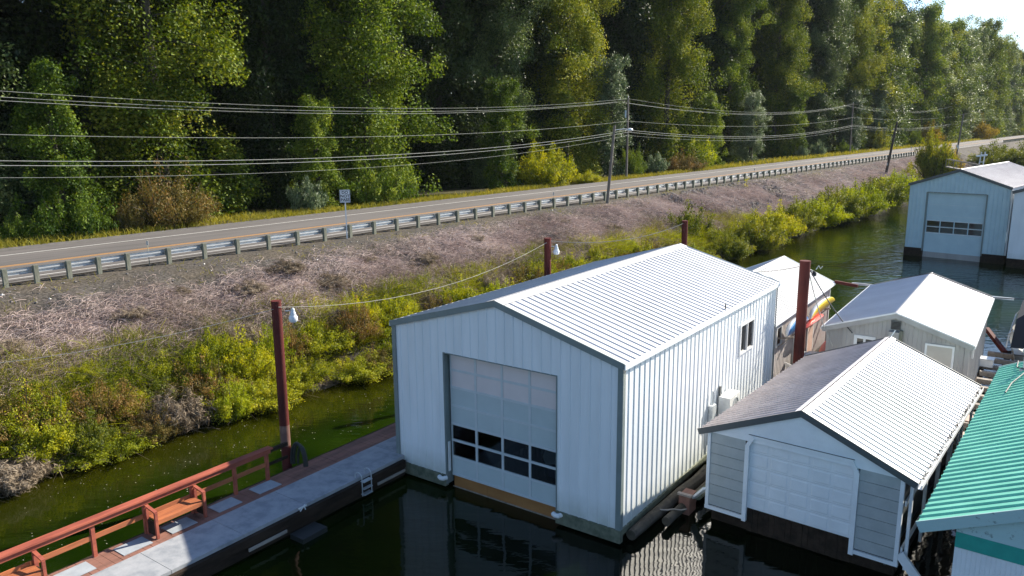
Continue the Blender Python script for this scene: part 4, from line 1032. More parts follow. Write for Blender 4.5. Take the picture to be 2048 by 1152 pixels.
# ------------------------------------------------------------------ utility poles and cables
ang = math.atan2(DY, DX)
def upole(label, base, top, r0, r1, m='pole', arm=0, extra=None):
    o = thing('utility_pole', label, 'utility pole', base)
    d = Vector(top)-Vector(base)
    MB().tube([d*(-.12)]+[d*k/5 for k in range(6)], [r0*1.03]+[r0+(r1-r0)*k/5 for k in range(6)], 12).build('shaft', M[m], o, True)
    return o, d
def insul(o, p):
    MB().lathe([(.03,0),(.06,.04),(.06,.12),(.03,.16)],8,p).build('insulator', M['lamp'], o, True)
QA = Vector((8.1,67.7,1.5)); pa, da = upole('leaning wooden lamp pole on the near bank in front of the guardrail', QA, (8.8,67.7,10.6), .15, .11)
MB().tube([da*.955, da*.955+Vector((.9,.35,.10)), da*.955+Vector((1.25,.5,.05))],.035,8).build('lamp_arm', M['lamp'], pa, True)
MB().lathe([(.05,.12),(.20,.08),(.26,-.02),(.24,-.10),(.12,-.18),(.02,-.2)],12,tuple(da*.955+Vector((1.45,.58,.05)))).build('street_lamp', M['lamp_glass'], pa, True)
QB = Vector((14.5,99.3,3.9)); pb, db = upole('tall utility pole across the road with a transformer can', QB, (14.55,99.3,13.9), .16, .11)
mb = MB(); mb.beam(db*.965+Vector((.0,-.0,0)), db*.965+Vector((-.95,.85,.05)),.09,.11); mb.beam(db*.91, db*.962+Vector((-.55,.5,0)),.05,.05); mb.build('crossarm', M['pole'], pb)
MB().lathe([(.10,-.45),(.13,-.42),(.13,.42),(.09,.48)],12,tuple(db*.80+Vector((-.3,0,0)))).build('transformer', M['lamp'], pb, True)
insul(pb, tuple(db)); insul(pb, tuple(db*.965+Vector((-.9,.8,.06))))
MB().tube([db*.70, db*.62+Vector((-.7,-.3,0))],.02,6).tube([db*.70, db*.60+Vector((-.15,-.1,0))],.02,6).build('service_drop', M['wire'], pb)
QC = QB + Vector((DX*92.2, DY*92.2, 0)); pc, dc = upole('slim grey utility pole far along the wood edge, left of the dark leaning pole', QC, QC+Vector((-.1,0,10.8)), .15, .11)
mb = MB(); mb.beam(dc*.965, dc*.965+Vector((-.95,.85,0)),.09,.11); mb.build('crossarm', M['pole'], pc); insul(pc, tuple(dc))
QF = QB + Vector((DX*228, DY*228, 0)); pf, df = upole('farthest utility pole, in front of the orange bush', QF, QF+Vector((-.3,0,14.6)), .17, .13, 'pole_dark'); insul(pf, tuple(df))
mb = MB(); mb.beam(df*.965, df*.965+Vector((-1.2,1,0)),.1,.12); mb.build('crossarm', M['pole'], pf)
QD = Vector((58.1,122.4,2.6)); pd, dd = upole('dark leaning wooden pole on the near bank without cables', QD, (59.15,122.4,10.7), .20, .15, 'pole_dark')
MB().box(-.05,.05,-.2,-.15,1.5,1.9).build('pole_tag', M['styro'], pd)
QE = Vector((97.3,173.2,3.7)); pe, de = upole('leaning grey pole with a box near the road bend', QE, (97.9,173.2,12.3), .20, .15)
MB().box(-.35,.15,-.35,-.1,1.0,1.9).build('equipment_box', M['lamp'], pe)

def cable(label, off, lz, rz, r2, r, m='wire'):
    """heights: left pole, lowest left, at pole, lowest mid, next pole, lowest far, far pole"""
    o = thing('overhead_cable', label, 'cable', QB, 0, 'overhead cables along the road')
    pts = []
    def para(x0, z0, x1, z1, sag, n):
        for k in range(n):
            u = k/n; pts.append((x0+(x1-x0)*u, z0+(z1-z0)*u-4*sag*u*(1-u)))
    para(-84, lz[0], 0, lz[2], (lz[0]+lz[2])/2-lz[1], 24)
    para(0, lz[2], 92.2, rz[1], (lz[2]+rz[1])/2-rz[0], 20)
    para(92.2, rz[1], 228, r2[1], (rz[1]+r2[1])/2-r2[0], 20); pts.append((228, r2[1])); pts.append((330, r2[1]))
    mb = MB(); mb.tube([(DX*a-DY*off, DY*a+DX*off, z-QB.z) for a, z in pts], r, 5); mb.build('strand', M[m], o)
cable('topmost overhead cable across the woodland', 0.0, (13.8,12.2,13.78), (12.4,14.5), (13.6,18.3), .011)
cable('second overhead cable, just below the topmost', 1.1, (13.3,11.75,13.4), (12.05,14.05), (13.2,17.9), .013)
cable('third overhead cable, just behind the second', 1.3, (13.5,11.95,13.45), (12.2,14.2), (13.4,18.0), .012)
cable('lone overhead cable midway between the upper and lower bundles', -.12, (11.2,9.85,11.07), (10.2,11.7), (11.4,13.6), .013)
cable('thick upper telephone cable of the lower bundle', -.14, (9.9,8.26,9.98), (8.55,10.1), (9.1,11.6), .019)
cable('thick lower telephone cable of the lower bundle', -.14, (9.65,7.98,9.72), (8.3,9.85), (8.85,11.35), .018)
cable('thinnest and lowest overhead cable under the telephone bundle', -.13, (9.0,7.3,9.33), (7.9,9.4), (8.5,10.9), .010)

def wire(label, pts, sag, r, m='wire_pale', nm='dock_cable'):
    o = thing(nm, label, 'cable', pts[0]); P = [Vector(p) for p in pts]; mb = MB(); out = []
    for a, b in zip(P[:-1], P[1:]):
        L = (b-a).length
        for k in range(12):
            u = k/12; q = a.lerp(b, u); q.z -= 4*sag*L*u*(1-u); out.append(q-P[0])
    out.append(P[-1]-P[0]); mb.tube(out, r, 5); mb.build('strand', M[m], o)
T1 = Vector((-7.06,22.75,5.38))
wire('pale twisted cable from the dock pile lamp off to the left edge', [T1, (-17.5,19.0,4.6)], .035, .007)
wire('pale twisted cable sagging from the dock pile to the pile behind the roof', [T1+Vector((.1,0,.05)), (P2.x-.05,P2.y-.15,P2.z-.15)], .055, .008)
wire('dark cable from the pile behind the roof to the bare pile', [(P2.x+.1,P2.y,P2.z-.1), (P3.x,P3.y,P3.z-.1)], .03, .016, 'wire_dark')
wire('thin cable over the kayak boathouse roof to the thick pile', [kpt(.4,6,KZE+.9), (P4.x-.2,P4.y,P4.z-.2)], .03, .018, 'wire_pale')
wire('dark cable drooping from the thick pile to the grey boathouse wall', [(P4.x+.15,P4.y,P4.z-.25), gpt(1.1,.06,2.9)], .05, .022, 'wire_dark')
wire('second cable drooping from the thick pile past the grey boathouse window', [(P4.x+.15,P4.y,P4.z-.35), gpt(.5,-.2,2.35)], .09, .02, 'wire_pale')
wire('dark cable from the rusty pipe post to the small boathouse ridge', [(18.5,30.9,2.35), gpt(3.4,.05,2.2)], .06, .016, 'wire_dark')
wire('dark cable lying over the smooth white roof', [gpt(1.0,9.2,GZE+.42), gpt(2.55,9.1,GZR+.05), gpt(5.1,9.0,GZE+.06), gpt(9,9.4,3.3)], .004, .02, 'wire_dark')

# ------------------------------------------------------------------ vegetation
def quads_mesh(name, V, F, tint, mats, midx=None):
    me = bpy.data.meshes.new(name); me.from_pydata(V.tolist(), [], F.tolist())
    for m in (mats if isinstance(mats, (list,tuple)) else [mats]): me.materials.append(m)
    at_ = me.attributes.new('tint', 'FLOAT', 'FACE'); at_.data.foreach_set('value', tint.astype(np.float32))
    if midx is not None: me.polygons.foreach_set('material_index', midx.astype(np.int32))
    me.update(); return me
def unit(v): return v/np.maximum(np.linalg.norm(v, axis=1, keepdims=True), 1e-6)
def leaves(P, N, size, rg, aspect=.75, jitter=.4):
    """diamond leaves at P facing N"""
    n = len(P); A = unit(rg.normal(size=(n,3))); A = unit(A - N*np.sum(A*N,1,keepdims=True)); B_ = np.cross(N, A)
    L = (size*(1-jitter/2+jitter*rg.random(n)))[:,None]
    V = np.empty((n,4,3)); V[:,0] = P-A*L*.5; V[:,1] = P+B_*L*.5*aspect+N*L*.08; V[:,2] = P+A*L*.5; V[:,3] = P-B_*L*.5*aspect+N*L*.08
    return V.reshape(-1,3), np.arange(n*4).reshape(n,4)
def blob(C, rr, n, rg, fill=.55):
    D = unit(rg.normal(size=(n,3))); r = fill+(1-fill)*rg.random(n)**.6
    return C+D*rr*r[:,None], D

def cottonwood(seed, H, Rm, nb, nl, size, wide=1.0):
    rg = np.random.default_rng(seed); Ps=[]; Ds=[]; Ts=[]; limbs = MB()
    lean = rg.normal(size=2)*.02
    tr = [(lean[0]*z, lean[1]*z, z) for z in np.linspace(-.5, H*.93, 9)]
    limbs.tube(tr, [0.42*(1-k/8)**.8+.04 for k in range(9)], 8)
    clumps = []
    for b in range(nb):
        f = (b+rg.random())/nb; z0 = H*(0.0+.93*f)
        prof = (0.74+.26*math.sin(min(1,f*2.1)*math.pi/2))*(1-max(0,f-.62)**2*3.6)
        a = rg.random()*TAU
        lobe = .62+.75*(.5+.5*math.sin(2*a+seed+z0*.35))*(.5+.5*math.sin(z0*.55+3*a+seed*2))+.18*math.sin(a*3+z0*.2+seed)
        ln = Rm*wide*max(.25,prof)*rg.uniform(.72,1.12)*lobe*1.12
        rise = rg.uniform(.15,.75)*(0.5+.8*f); droop = rg.uniform(.0,.5)*(1-f)
        d = np.array([math.cos(a), math.sin(a)])
        base = np.array([lean[0]*z0, lean[1]*z0, z0])
        pts = []
        for u in np.linspace(0,1,6): pts.append(base + np.array([d[0]*ln*u, d[1]*ln*u, ln*(rise*u - droop*u*u*1.3)]))
        if b % 2 == 0: limbs.tube(pts, [.09*(1-u*.8) for u in np.linspace(0,1,6)], 5)
        bt = rg.normal()*.13
        for k in range(rg.integers(4,8)):
            u = rg.uniform(.30,1.06); c = base + np.array([d[0]*ln*u, d[1]*ln*u, ln*(rise*u-droop*u*u*1.3)]) + rg.normal(size=3)*np.array([.5,.5,.45])*Rm*.16
            if c[2] < .4: c[2] = .4+rg.random()
            clumps.append((c, rg.uniform(.55,1.45)*Rm*.175*(1.25-.35*u), bt+rg.normal()*.10))
    per = max(10, nl//len(clumps))
    for c, r, t in clumps:
        n = int(per*(r/(Rm*.17))**2*rg.uniform(.6,1.2))
        if n < 4: continue
        G = rg.normal(size=(n,3)); G /= np.maximum(1, np.linalg.norm(G,axis=1,keepdims=True)/2.1)
        el = np.array([rg.uniform(.42,.62),rg.uniform(.42,.62),rg.uniform(.42,.70)])*r
        P = c + G*el; P[:,2] -= .25*r*np.sum(G[:,:2]**2,1); P[:,2] = np.maximum(P[:,2], .15); D = unit(G)
        Ps.append(P); Ds.append(D*.7+rg.normal(size=D.shape)*.6+np.array([0,0,.25])); Ts.append(.45+t+rg.normal(size=n)*.16)
    P = np.concatenate(Ps); N = unit(np.concatenate(Ds)); T = np.clip(np.concatenate(Ts),0,1)
    V, F = leaves(P, N, size, rg)
    return V, F, T, limbs

def tree_proto(seed, H, Rm, nb, nl, size, lm, wide=1.0):
    V, F, T, limbs = cottonwood(seed, H, Rm, nb, nl, size, wide)
    return quads_mesh('crown', V, F, T, lm), limbs.mesh('trunk', M['bark'], True)
protos = [tree_proto(1, 41, 5.7, 135, 125000, .225, M['leaf_cotton']), tree_proto(2, 43, 6.1, 145, 130000, .23, M['leaf_olive']),
          tree_proto(3, 39, 5.4, 130, 115000, .225, M['leaf_pale']), tree_proto(4, 44, 6.2, 145, 130000, .23, M['leaf_olive'])]
far_protos = [tree_proto(5, 41, 6.5, 115, 55000, .37, M['leaf_cotton']), tree_proto(6, 43, 6.9, 120, 58000, .37, M['leaf_olive']), tree_proto(7, 40, 6.2, 110, 50000, .35, M['leaf_pale'])]
shaded_protos = [tree_proto(12, 41, 6.4, 120, 52000, .34, M['leaf_shaded']), tree_proto(13, 43, 6.9, 125, 55000, .34, M['leaf_shaded'])]
small_protos = [tree_proto(8, 15, 3.3, 60, 26000, .22, M['leaf_cotton'], 1.0), tree_proto(9, 17, 3.4, 62, 26000, .22, M['leaf_silver'], .9)]

def along(px, n, z=4.0):
    """distance along the road at which the offset n shows at that picture column"""
    best = None
    for t in np.arange(-30, 420, .5):
        p = rn(t, n, z) - Vector((0,0,CAM_H)); q = abs(1024 + CAM_F*p.dot(RX)/p.dot(fwd) - px)
        if best is None or q < best[0]: best = (q, t)
    return best[1]
def depth(p): return (p - Vector((0,0,CAM_H))).dot(fwd)
def put_tree(pr, t, n, s, sz, rz, name, label, group):
    p = rn(t, n); o = thing(name, label, 'tree', (p.x, p.y, 3.5), rz, group)
    o.scale = (s, s, sz)
    for nm, me in (('crown', pr[0]), ('trunk', pr[1])):
        c = bpy.data.objects.new(nm, me); COL.objects.link(c); c.parent = o
    return o
FRONT = 'tall cottonwood of the leading row of the wood across the road'
BACK = 'tall cottonwood deeper in the wood, behind the leading row'
RT = random.Random(5)
last = 0
for px, n, s, k in ((-260,23,1,0),(-60,24,.95,2),(335,21.5,1.12,3),(560,26,.9,0),(745,21.0,1.12,0),(985,24.5,.85,2),(1130,22.5,1.0,1),(1330,21.5,1.05,3),(1455,23,.92,0),(1545,21.5,.98,1),(1625,22.5,.95,2),(1690,21.5,1.0,3),(870,29,1,1),(1060,28,1,3),(1235,27,1,0),(1400,28,1,1),(1505,27,1,2),(1590,27,1,3),(200,28,1,1),(450,30,1,2),(650,29,1,1)):
    t = along(px, n); last = max(last, t if n < 25 else 0)
    put_tree(protos[k] if n < 26 else shaded_protos[k % 2], t, n, s, RT.uniform(.92,1.06), RT.uniform(0,TAU), 'cottonwood_tree', FRONT, 'leading row of cottonwoods across the road')
t = last + 11
while t < 480:
    put_tree(RT.choice(far_protos), t, 20.5+RT.uniform(-2.2,3.0), RT.uniform(.85,1.25), RT.uniform(.78,1.08), RT.uniform(0,TAU), 'cottonwood_tree', FRONT, 'leading row of cottonwoods across the road')
    t += RT.uniform(8.5,11.5)
for n0, dt in ((31, 9.5), (40, 10.0), (51, 11.0)):
    t = -20.0 + RT.uniform(0,5)
    while t < 560:
        put_tree(RT.choice(shaded_protos), t, n0+RT.uniform(-2.5,2.5), RT.uniform(.95,1.2), RT.uniform(.95,1.10), RT.uniform(0,TAU), 'cottonwood_tree', BACK, 'cottonwoods deeper in the wood')
        t += dt*RT.uniform(.85,1.2)
for px, s, k in ((130,.75,0),(640,.7,0),(1010,.8,0),(1225,.9,1),(1410,.85,0),(1500,.9,1),(1590,.85,0),(1700,1.0,1),(1745,1.0,1),(1790,1,0)):
    n = 17.5; t = along(px, n)
    put_tree(small_protos[k], t, n, s, s*RT.uniform(.8,1.1), RT.uniform(0,TAU), 'young_cottonwood', ('half grown dark green cottonwood at the wood edge','half grown silvery cottonwood at the wood edge')[k], ('half grown green cottonwoods','half grown silvery cottonwoods')[k])

# shrubs --------------------------------------------------------
def shrub_mesh(seed, nl, size, lm, flat=.9, ncl=60, stems=M['bark'], aspect=.5):
    """a bush of arching leafy shoots inside a unit dome"""
    rg = np.random.default_rng(seed); Ps=[]; Ns=[]; Ts=[]; st = MB()
    per = nl//ncl
    for k in range(ncl):
        a = rg.random()*TAU; q = rg.random()**.6; r0 = rg.random()*.45
        b0 = np.array([math.cos(a)*r0, math.sin(a)*r0, 0.])
        reach = q*.75; top = (1-.55*q)*rg.uniform(.6,1.12); a2 = a+rg.normal()*.5
        u = np.sort(rg.random(per)**.65); sg = .085
        cx = b0[0]+math.cos(a2)*reach*u**1.3; cy = b0[1]+math.sin(a2)*reach*u**1.3; cz = top*(u-.28*q*u**3)
        wd = sg*(1.25-.75*u)[:,None]
        J = rg.normal(size=(per,3))*wd
        P = np.stack([cx,cy,cz],1)+J; P[:,2] = np.maximum(P[:,2], .01)
        N = unit(J+1e-6)*.7+rg.normal(size=(per,3))*.6+np.array([math.cos(a2)*.2,math.sin(a2)*.2,.35])
        Ps.append(P); Ns.append(N); Ts.append(.42+rg.normal()*.14+.10*u+rg.normal(size=per)*.13)
        if k % 2 == 0:
            i = [0, per//2, per-1]; st.tube([tuple(b0)]+[(cx[j],cy[j],cz[j]) for j in i[1:]],[.016,.010,.004],4)
    P = np.concatenate(Ps); P[:,2] *= flat
    V, F = leaves(P, unit(np.concatenate(Ns)), size, rg, aspect)
    return quads_mesh('foliage', V, F, np.clip(np.concatenate(Ts),0,1), lm), st.mesh('stems', stems)
def put_shrub(pr, x, y, z, s, sz, rz, name, label, cat='shrub', group=None):
    o = thing(name, label, cat, (x, y, z), rz, group); o.scale = (s, s, sz)
    for nm, me in (('foliage', pr[0]), ('stems', pr[1])):
        c = bpy.data.objects.new(nm, me); COL.objects.link(c); c.parent = o
    return o
SH = {k: [shrub_mesh(20+i*10+j, nl, sz, M[m], ncl=nc, aspect=.10 if k == 'dry' else .5) for j in range(nv)] for i, (k, m, nl, sz, nc, nv) in enumerate((
    ('green','leaf_shrub',20000,.050,110,3), ('yellow','leaf_yellowgreen',20000,.047,110,3), ('lime','leaf_lime',20000,.047,110,2), ('gold','leaf_gold',18000,.047,100,2),
    ('rust','leaf_rust',18000,.040,120,2), ('silver','leaf_silver',7000,.075,50,1), ('dry','dead_brown',14000,.17,120,2), ('leafy','leaf_cotton',13000,.06,70,1), ('cedar','leaf_cedar',14000,.05,80,1)))}
def edge_shrub(kind, px, wpx, hpx, label, n=15.6, j=0, cat='shrub'):
    t = along(px, n); p = rn(t, n, 0); p.z = gz(p.x, p.y)-.1; d = depth(p)/CAM_F
    put_shrub(SH[kind][j % len(SH[kind])], p.x, p.y, p.z, wpx*d/2, hpx*d, R.uniform(0,TAU), 'shrub', label, cat)
edge_shrub('leafy',140,170,135,'big mid green leafy bush at the left edge of the road')
edge_shrub('leafy',40,110,80,'low dark green bush at the far left road edge',16.5)
edge_shrub('rust',335,200,150,'large russet and olive bush across the road')
edge_shrub('rust',258,60,90,'wispy brown bush between the green and the russet bush',15.0,1)
edge_shrub('silver',612,84,100,'pale silvery sapling left of the road sign',15.4)
edge_shrub('leafy',760,170,130,'broad dark green bush behind the road sign',17)
edge_shrub('yellow',1090,140,108,'big yellow green bush across the road left of the lamp pole',16.5)
edge_shrub('yellow',1172,70,32,'low golden bush left of the lamp pole',15.5)
edge_shrub('cedar',1262,62,82,'bright green cedar like shrub behind the lamp pole',16)
edge_shrub('silver',1310,66,60,'pale bush right of the tall utility pole',16)
edge_shrub('rust',1365,95,52,'rusty brown bush across the road right of the poles',15.5)
edge_shrub('lime',1385,90,100,'tall yellow green tree like bush behind the rusty one',17.5)
edge_shrub('silver',1602,34,44,'pale sapling at the wood edge, left of a pair',16)
edge_shrub('silver',1636,34,46,'pale sapling at the wood edge, right of a pair',16)
edge_shrub('green',1750,60,60,'green bush across the road behind the dark leaning pole',16)
edge_shrub('cedar',1829,26,48,'small dark conifer at the foot of the orange bush',14.5)
edge_shrub('gold',1850,70,64,'orange and yellow bush across the road behind the willow',16.5,1)
edge_shrub('gold',1952,80,58,'bright orange bush behind the farthest utility pole',15.5)
edge_shrub('leafy',1690,40,34,'dark bush at the foot of the slim grey pole',16)

# named shrubs of the near bank, right half
def bank_shrub(kind, x, y, w, h, label, j=0, dz=0.0, z=None):
    p = at(x, y, z if z is not None else .4)
    for _ in range(6):
        zz = max(.05, gz(p.x, p.y)); p = at(x, y, zz)
    put_shrub(SH[kind][j % len(SH[kind])], p.x, p.y, zz-.15+dz, w*.64, h*1.12, R.uniform(0,TAU), 'bank_shrub', label)
for k, x, y, w, h, lb in (
    ('green',1375,500,5.0,4.2,'big green bank shrub just above the far end of the largest roof'),
    ('green',1458,512,3.2,2.4,'round green shrub at the water, right of the bare pile'),
    ('yellow',1240,505,3.6,2.3,'bright yellow bush beside the leaning lamp pole'),
    ('gold',1272,480,2.6,1.6,'small golden bush right of the lamp pole foot'),
    ('lime',1192,512,3.0,1.7,'lime green bush left of the lamp pole foot'),
    ('green',1320,470,3.0,2.2,'dull green shrub behind the bare pile'),
    ('yellow',1300,515,3.2,2.2,'yellow green shrub left of the bare pile'),
    ('green',1415,470,3.6,3.0,'olive shrub halfway up the bank behind the green ones'),
    ('yellow',1485,440,4.6,4.4,'tall yellow olive shrub high on the bank'),
    ('green',1512,492,4.4,3.2,'rounded green shrub overhanging the water, left one'),
    ('yellow',1545,468,4.2,3.0,'yellow green shrub overhanging the water, second one'),
    ('green',1588,462,4.6,3.4,'dark rounded shrub overhanging the water, third one'),
    ('lime',1632,448,5.0,3.4,'lime shrub overhanging the water, fourth one'),
    ('yellow',1590,425,5.5,3.0,'golden green shrub behind the overhanging ones'),
    ('green',1676,436,5.4,4.0,'dark green shrub overhanging the water, fifth one'),
    ('yellow',1655,405,6.0,3.0,'yellow shrub along the bank crest'),
    ('lime',1718,424,5.4,3.8,'bright lime shrub overhanging the water, sixth one'),
    ('green',1755,410,6.0,4.0,'green shrub overhanging the water, seventh one'),
    ('lime',1793,397,6.4,4.4,'tall lime shrub next to the far boathouse'),
    ('yellow',1735,385,5.0,2.4,'low yellow shrub behind the dark leaning pole foot'),
    ('green',1812,375,6.0,4.0,'dull green shrub behind the far boathouse corner'),
    ('rust',1795,352,7.5,3.0,'brownish shrub beside the willow')):
    bank_shrub(k, x, y, w, h, lb, j=len(lb))
wl = put_shrub(SH['green'][1], 66.5, 124.0, 2.0, 3.3, 9.4, .6, 'willow', 'tall green willow on the near bank in front of the road bend', 'tree')
wl2 = put_shrub(SH['gold'][0], 69.2, 125.5, 1.8, 2.6, 6.0, .9, 'willow', 'smaller yellowing willow right of the tall green one', 'tree')
for x, y, w, h, k, lb in ((1925,318,9,3,'yellow','low yellow bush below the road bend'),(1990,325,12,6,'green','broad green bush behind the far boathouse roof'),(2035,330,12,6,'green','green bush above the far white boathouse, at the right edge'),(1880,340,5,3,'yellow','olive bush beneath the gangway')):
    p = at(x, y, 2.0); put_shrub(SH[k][0], p.x, p.y, 1.2, w/2, h, R.uniform(0,TAU), 'bank_shrub', lb)

# gangway from the road to the far houses
gw = thing('gangway', 'pale gangway with truss rails behind the far boathouse', 'gangway', (0,0,0))
mb = MB(); a, b = unY = (Vector((63.2,115.0,5.3)), Vector((68.2,108.0,4.0)))
for s in (0, 1.2):
    o_ = Vector((s*.6,s*.5,0))
    mb.beam(a+o_,b+o_,.08,.1); mb.beam(a+o_-Vector((0,0,1.1)),b+o_-Vector((0,0,1.1)),.08,.14)
    for k in range(9):
        u = k/8; p = (a+o_).lerp(b+o_,u); mb.beam(p,p-Vector((0,0,1.1)),.06,.06)
        if k < 8: q = (a+o_).lerp(b+o_,u+.125); mb.beam(p-Vector((0,0,1.1)),q,.05,.05)
mb.build('truss', M['greywood'], gw)
mb = MB(); mb.quad(a-Vector((0,0,1.05)), b-Vector((0,0,1.05)), b+Vector((.72,.6,-1.05)), a+Vector((.72,.6,-1.05))); mb.build('deck', M['greywood'], gw)
tw = thing('gangway_tower', 'white steel lifting frame at the water end of the gangway', 'lifting frame', (68.2,115,0), .3)
mb = MB()
for x in (-.5,.5): mb.beam((x-.35,0,-.5),(x*.7+.35,0,6.3),.12,.12)
for k in range(7): z = .6+k*.85; mb.beam((-.8+.12*k,0,z),(.25+.06*k,0,z),.08,.08)
mb.beam((-.9,0,5.7),(1.1,0,5.85),.16,.22); mb.build('frame', M['frame'], tw)

# left bank: individual bushes along the water
RB = random.Random(3)
def left_bank():
    t = -14.0
    while t < 46:
        for row, (n0, kinds, w0, h0) in enumerate(((-10.7, ('green','yellow','rust','yellow','dry','lime'), 1.5, 1.35), (-9.3, ('yellow','lime','yellow','green','rust'), 1.5, 1.75), (-8.1, ('yellow','dry','lime'), 1.0, 1.05))):
            if RB.random() < (.06,.04,.25)[row]: continue
            tt = t + RB.uniform(-.7,.7); nn = n0 + RB.uniform(-.6,.6); p = rn(tt, nn)
            k = RB.choice(kinds); w = w0*RB.uniform(.7,1.3); h = h0*RB.uniform(.75,1.45)
            lb = {'green':'olive green bush','yellow':'yellow green bush','lime':'lime green bush','rust':'brownish bush','dry':'dry grey brown bush'}[k] + (' leaning over the water on the left bank',' in the middle of the left bank thicket',' along the upper edge of the left bank thicket')[row]
            put_shrub(SH[k][RB.randrange(len(SH[k]))], p.x, p.y, max(0,gz(p.x,p.y))-.15, w, h, RB.uniform(0,TAU), 'bank_bush', lb, 'shrub', lb.split(' bush')[0]+' bushes, row '+('at the water','in the thicket','at the upper edge')[row])
        t += 1.25
left_bank()
for t, n, w, h in ((3.5,-4.6,1.0,.55),(6.2,-3.6,.7,.4),(9.4,-4.1,1.1,.6),(12.2,-3.2,1.2,.6),(13.6,-5.2,1.0,.7),(17.5,-3.4,.8,.4),(21.0,-4.6,1.1,.6),(26.5,-3.6,.9,.5),(31,-5,1.1,.6),(36.5,-3.4,.9,.5),(41,-4.8,1.2,.6),(-1.5,-5.2,1.1,.6),(-6,-4.4,1.0,.5)):
    p = rn(t, n); put_shrub(SH['dry'][RB.randrange(2)], p.x, p.y, gz(p.x,p.y)-.08, w, h, RB.uniform(0,TAU), 'dry_clump', 'dry brown clump of brush among the dead brambles of the bank', 'shrub', 'dry brush clumps on the bank')

# stuff: dead brambles, weeds, grass, floating leaves
def ribbons(paths, width, rg):
    """paths: n x k x 3"""
    n, k, _ = paths.shape
    W = rg.normal(size=(n,1,3)); W /= np.linalg.norm(W,axis=2,keepdims=True)
    w = (width*(.6+.8*rg.random((n,1,1))))*np.linspace(1,.45,k)[None,:,None]
    A = paths-W*w/2; B_ = paths+W*w/2
    V = np.stack([A,B_],2).reshape(n,k*2,3)
    base = (np.arange(n)*k*2)[:,None,None]; j = (np.arange(k-1)*2)[None,:,None]
    F = base + j + np.array([0,1,3,2])[None,None,:]
    return V.reshape(-1,3), F.reshape(-1,4)
def canes(name, n, trange, nrange, L, width, lm, label, seed, arch=.5, up=.6, density=None, k=6, tb=.5, sd=.15):
    rg = np.random.default_rng(seed); P = []; tn = []
    while len(P) < n:
        t = rg.uniform(*trange); q = rg.uniform(*nrange)
        if density is not None and rg.random() > density(t, q): continue
        p = rn(t, q); P.append((p.x, p.y, gz(p.x,p.y))); tn.append((t,q))
    P = np.array(P); m = len(P)
    ln = L*(.4+.9*rg.random(m)); a = rg.random(m)*TAU; el = up*(.4+.8*rg.random(m))
    d = np.stack([np.cos(a),np.sin(a)],1); u = np.linspace(0,1,k)
    paths = np.zeros((m,k,3))
    cv = rg.normal(size=(m,1))*.7
    ax = d[:,0:1]*u - d[:,1:2]*cv*u*u; ay = d[:,1:2]*u + d[:,0:1]*cv*u*u
    paths[:,:,0] = P[:,0:1]+ax*ln[:,None]*np.cos(el)[:,None]; paths[:,:,1] = P[:,1:2]+ay*ln[:,None]*np.cos(el)[:,None]
    paths[:,:,2] = P[:,2:3]+ln[:,None]*(np.sin(el)[:,None]*u-arch*u*u)+rg.random((m,1))*.12
    V, F = ribbons(paths, width, rg)
    big_ = np.array([noise.noise((p[0]*.25,p[1]*.25,5)) for p in P])
    T = np.repeat(np.clip(tb+big_*.35+rg.normal(size=m)*sd,0,1), k-1)
    o = bpy.data.objects.new(name, quads_mesh(name, V, F, T, lm)); COL.objects.link(o)
    return tag(o, label, 'dead brambles' if 'bramble' in name else 'grass', None, 'stuff')
def nzf(t, q, s=.12, z=0): return noise.noise((t*s, q*s*2, z))
def bram(t, q):
    lo_ = np.interp(t, [-16,10,25,45], [-3.6,-3.3,-2.6,-2.2])      # bare gravel above this line
    f = float(np.interp(q, [-9.0,-7.2,-5.2,-4.2], [.08,.6,1,1]))*float(np.interp(q-lo_, [-1.2,0,.7], [1,.45,.02]))
    bare = float(np.interp(t, [42,50,62,75], [1,1,.65,.8]))
    return f*bare*(0.7+1.0*nzf(t,q,.22,2))
canes('dead_brambles', 125000, (-16,75), (-9.0,-1.6), .75, .0165, M['dead'], 'pinkish grey tangle of dead brambles covering the road bank', 31, .6, .85, bram)
canes('dead_brambles', 24000, (75,175), (-8.5,-1.4), 1.0, .035, M['dead'], 'dead brambles on the far stretch of the road bank', 32, .5, .7, lambda t,q: float(np.interp(q,[-8,-6,-3,-1.4],[.3,1,.8,.1])*(0.6+.8*nzf(t,q,.16,2))))
canes('dry_stalks', 30000, (-16,60), (-11.2,-5.0), 1.2, .016, M['dead_brown'], 'dry brown stalks tangled through the bushes on the left bank', 33, .5, 1.0, lambda t,q: (.15+1.1*max(0,nzf(t,q,.3,8)+.25))*(1.3 if q<-9.8 else 1))
canes('bank_weeds', 70000, (-16,62), (-10.2,-4.9), .85, .026, M['leaf_yellowgreen'], 'yellow green weeds and grass between the bushes of the left bank', 34, .25, 1.2, lambda t,q: float(np.interp(q,[-10.2,-8.2,-7.0,-6.0],[1,.9,.30,.0]))*max(.05,.35+nzf(t,q,.25,4)*1.5), k=4)
canes('bank_weeds', 22000, (-16,62), (-10.2,-6.0), .85, .02, M['grass'], 'olive grass tufts on the left bank below the brambles', 38, .2, 1.2, lambda t,q: max(.05,.4+nzf(t,q,.3,14)*1.5), k=4)
canes('verge_grass', 26000, (-20,110), (12.2,17.5), .5, .04, M['grass'], 'dry yellow green grass verge along the far side of the road', 35, .1, 1.3, lambda t,q: float(np.interp(q,[12.2,13.2,17.5],[.15,.8,.7]))*(.55+nzf(t,q,.1,4)), k=3)
canes('verge_grass', 12000, (110,330), (12.2,18.5), .8, .11, M['grass'], 'distant grass verge along the far side of the road', 36, .1, 1.3, None, k=3)
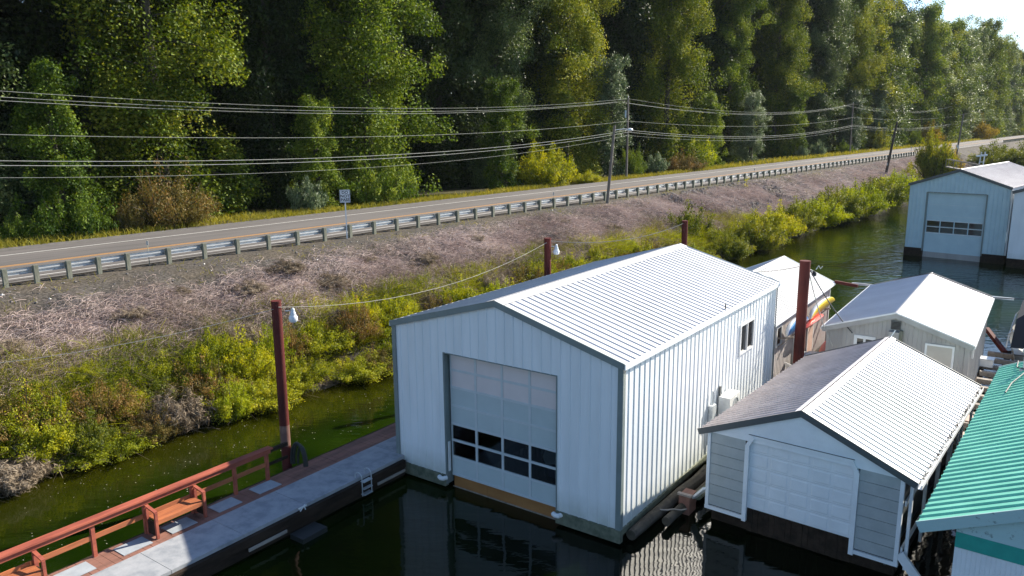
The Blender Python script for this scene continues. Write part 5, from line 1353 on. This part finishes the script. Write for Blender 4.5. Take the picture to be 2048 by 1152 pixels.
canes('shoulder_weeds', 2500, (-16,110), (-3.2,-.5), .35, .02, M['grass'], 'sparse dry weeds on the gravel below the guardrail', 37, .2, 1.0, lambda t,q: .3+nzf(t,q,.3,6), k=3, tb=.4)

def scatter(name, n, trange, nrange, s0, s1, m, label, seed, cat, z=None, up=True):
    rg = np.random.default_rng(seed); mb = MB()
    for _ in range(n):
        p = rn(rg.uniform(*trange), rg.uniform(*nrange)); s = rg.uniform(s0,s1); a = rg.random()*TAU
        zz = (gz(p.x,p.y)+s*.1) if z is None else z
        if z is None:
            k = len(mb.v)
            for dx,dy,dz in ((1,0,0),(0,1,0),(-1,0,0),(0,-1,0),(0,0,.8),(0,0,-.8)):
                q = Vector((dx*rg.uniform(.6,1.2),dy*rg.uniform(.6,1.2),dz*rg.uniform(.6,1.2)))*s; q.rotate(Matrix.Rotation(a,3,'Z')); mb.v.append((p.x+q.x,p.y+q.y,zz+q.z))
            for f in ((0,1,4),(1,2,4),(2,3,4),(3,0,4),(1,0,5),(2,1,5),(3,2,5),(0,3,5)): mb.f.append(tuple(k+i for i in f))
        else:
            c, d = math.cos(a)*s, math.sin(a)*s
            mb.quad((p.x-c,p.y-d,zz),(p.x+d*.6,p.y-c*.6,zz),(p.x+c,p.y+d,zz),(p.x-d*.6,p.y+c*.6,zz))
    o = mb.build(name, m); tag(o, label, cat, None, 'stuff')
scatter('bank_stones', 1500, (-16,120), (-6,-.6), .02, .09, M['rock'], 'grey stones scattered over the road bank', 41, 'stones')
scatter('pale_litter', 90, (-16,110), (-6,-.8), .04, .11, M['styro'], 'pale bits of litter and stones on the road bank', 42, 'litter')
scatter('floating_leaves', 1100, (-16,30), (-19,-11), .008, .028, M['beige'], 'pale leaves and specks floating on the green water at left', 43, 'leaves', z=-.19)
scatter('bank_stones', 900, (55,80), (-6.5,-1.2), .08, .28, M['rock'], 'dark rip rap stones below the guardrail right of the lamp pole', 44, 'stones')

# ------------------------------------------------------------------ air
def make_haze():
    m = bpy.data.materials.new('pale_air'); m.use_nodes = True; t = m.node_tree; t.nodes.clear()
    o = t.nodes.new('ShaderNodeOutputMaterial'); v = t.nodes.new('ShaderNodeVolumePrincipled')
    v.inputs['Color'].default_value = (0.80,0.88,1.0,1); v.inputs['Density'].default_value = 0.00006; v.inputs['Anisotropy'].default_value = 0.1
    t.links.new(v.outputs[0], o.inputs['Volume'])
    mb = MB(); mb.box(-1800,1800,-1500,2200,-4.2,60)
    h = mb.build('haze', m); h['kind'] = 'stuff'; h['label'] = 'thin pale air haze over the whole place'
make_haze()
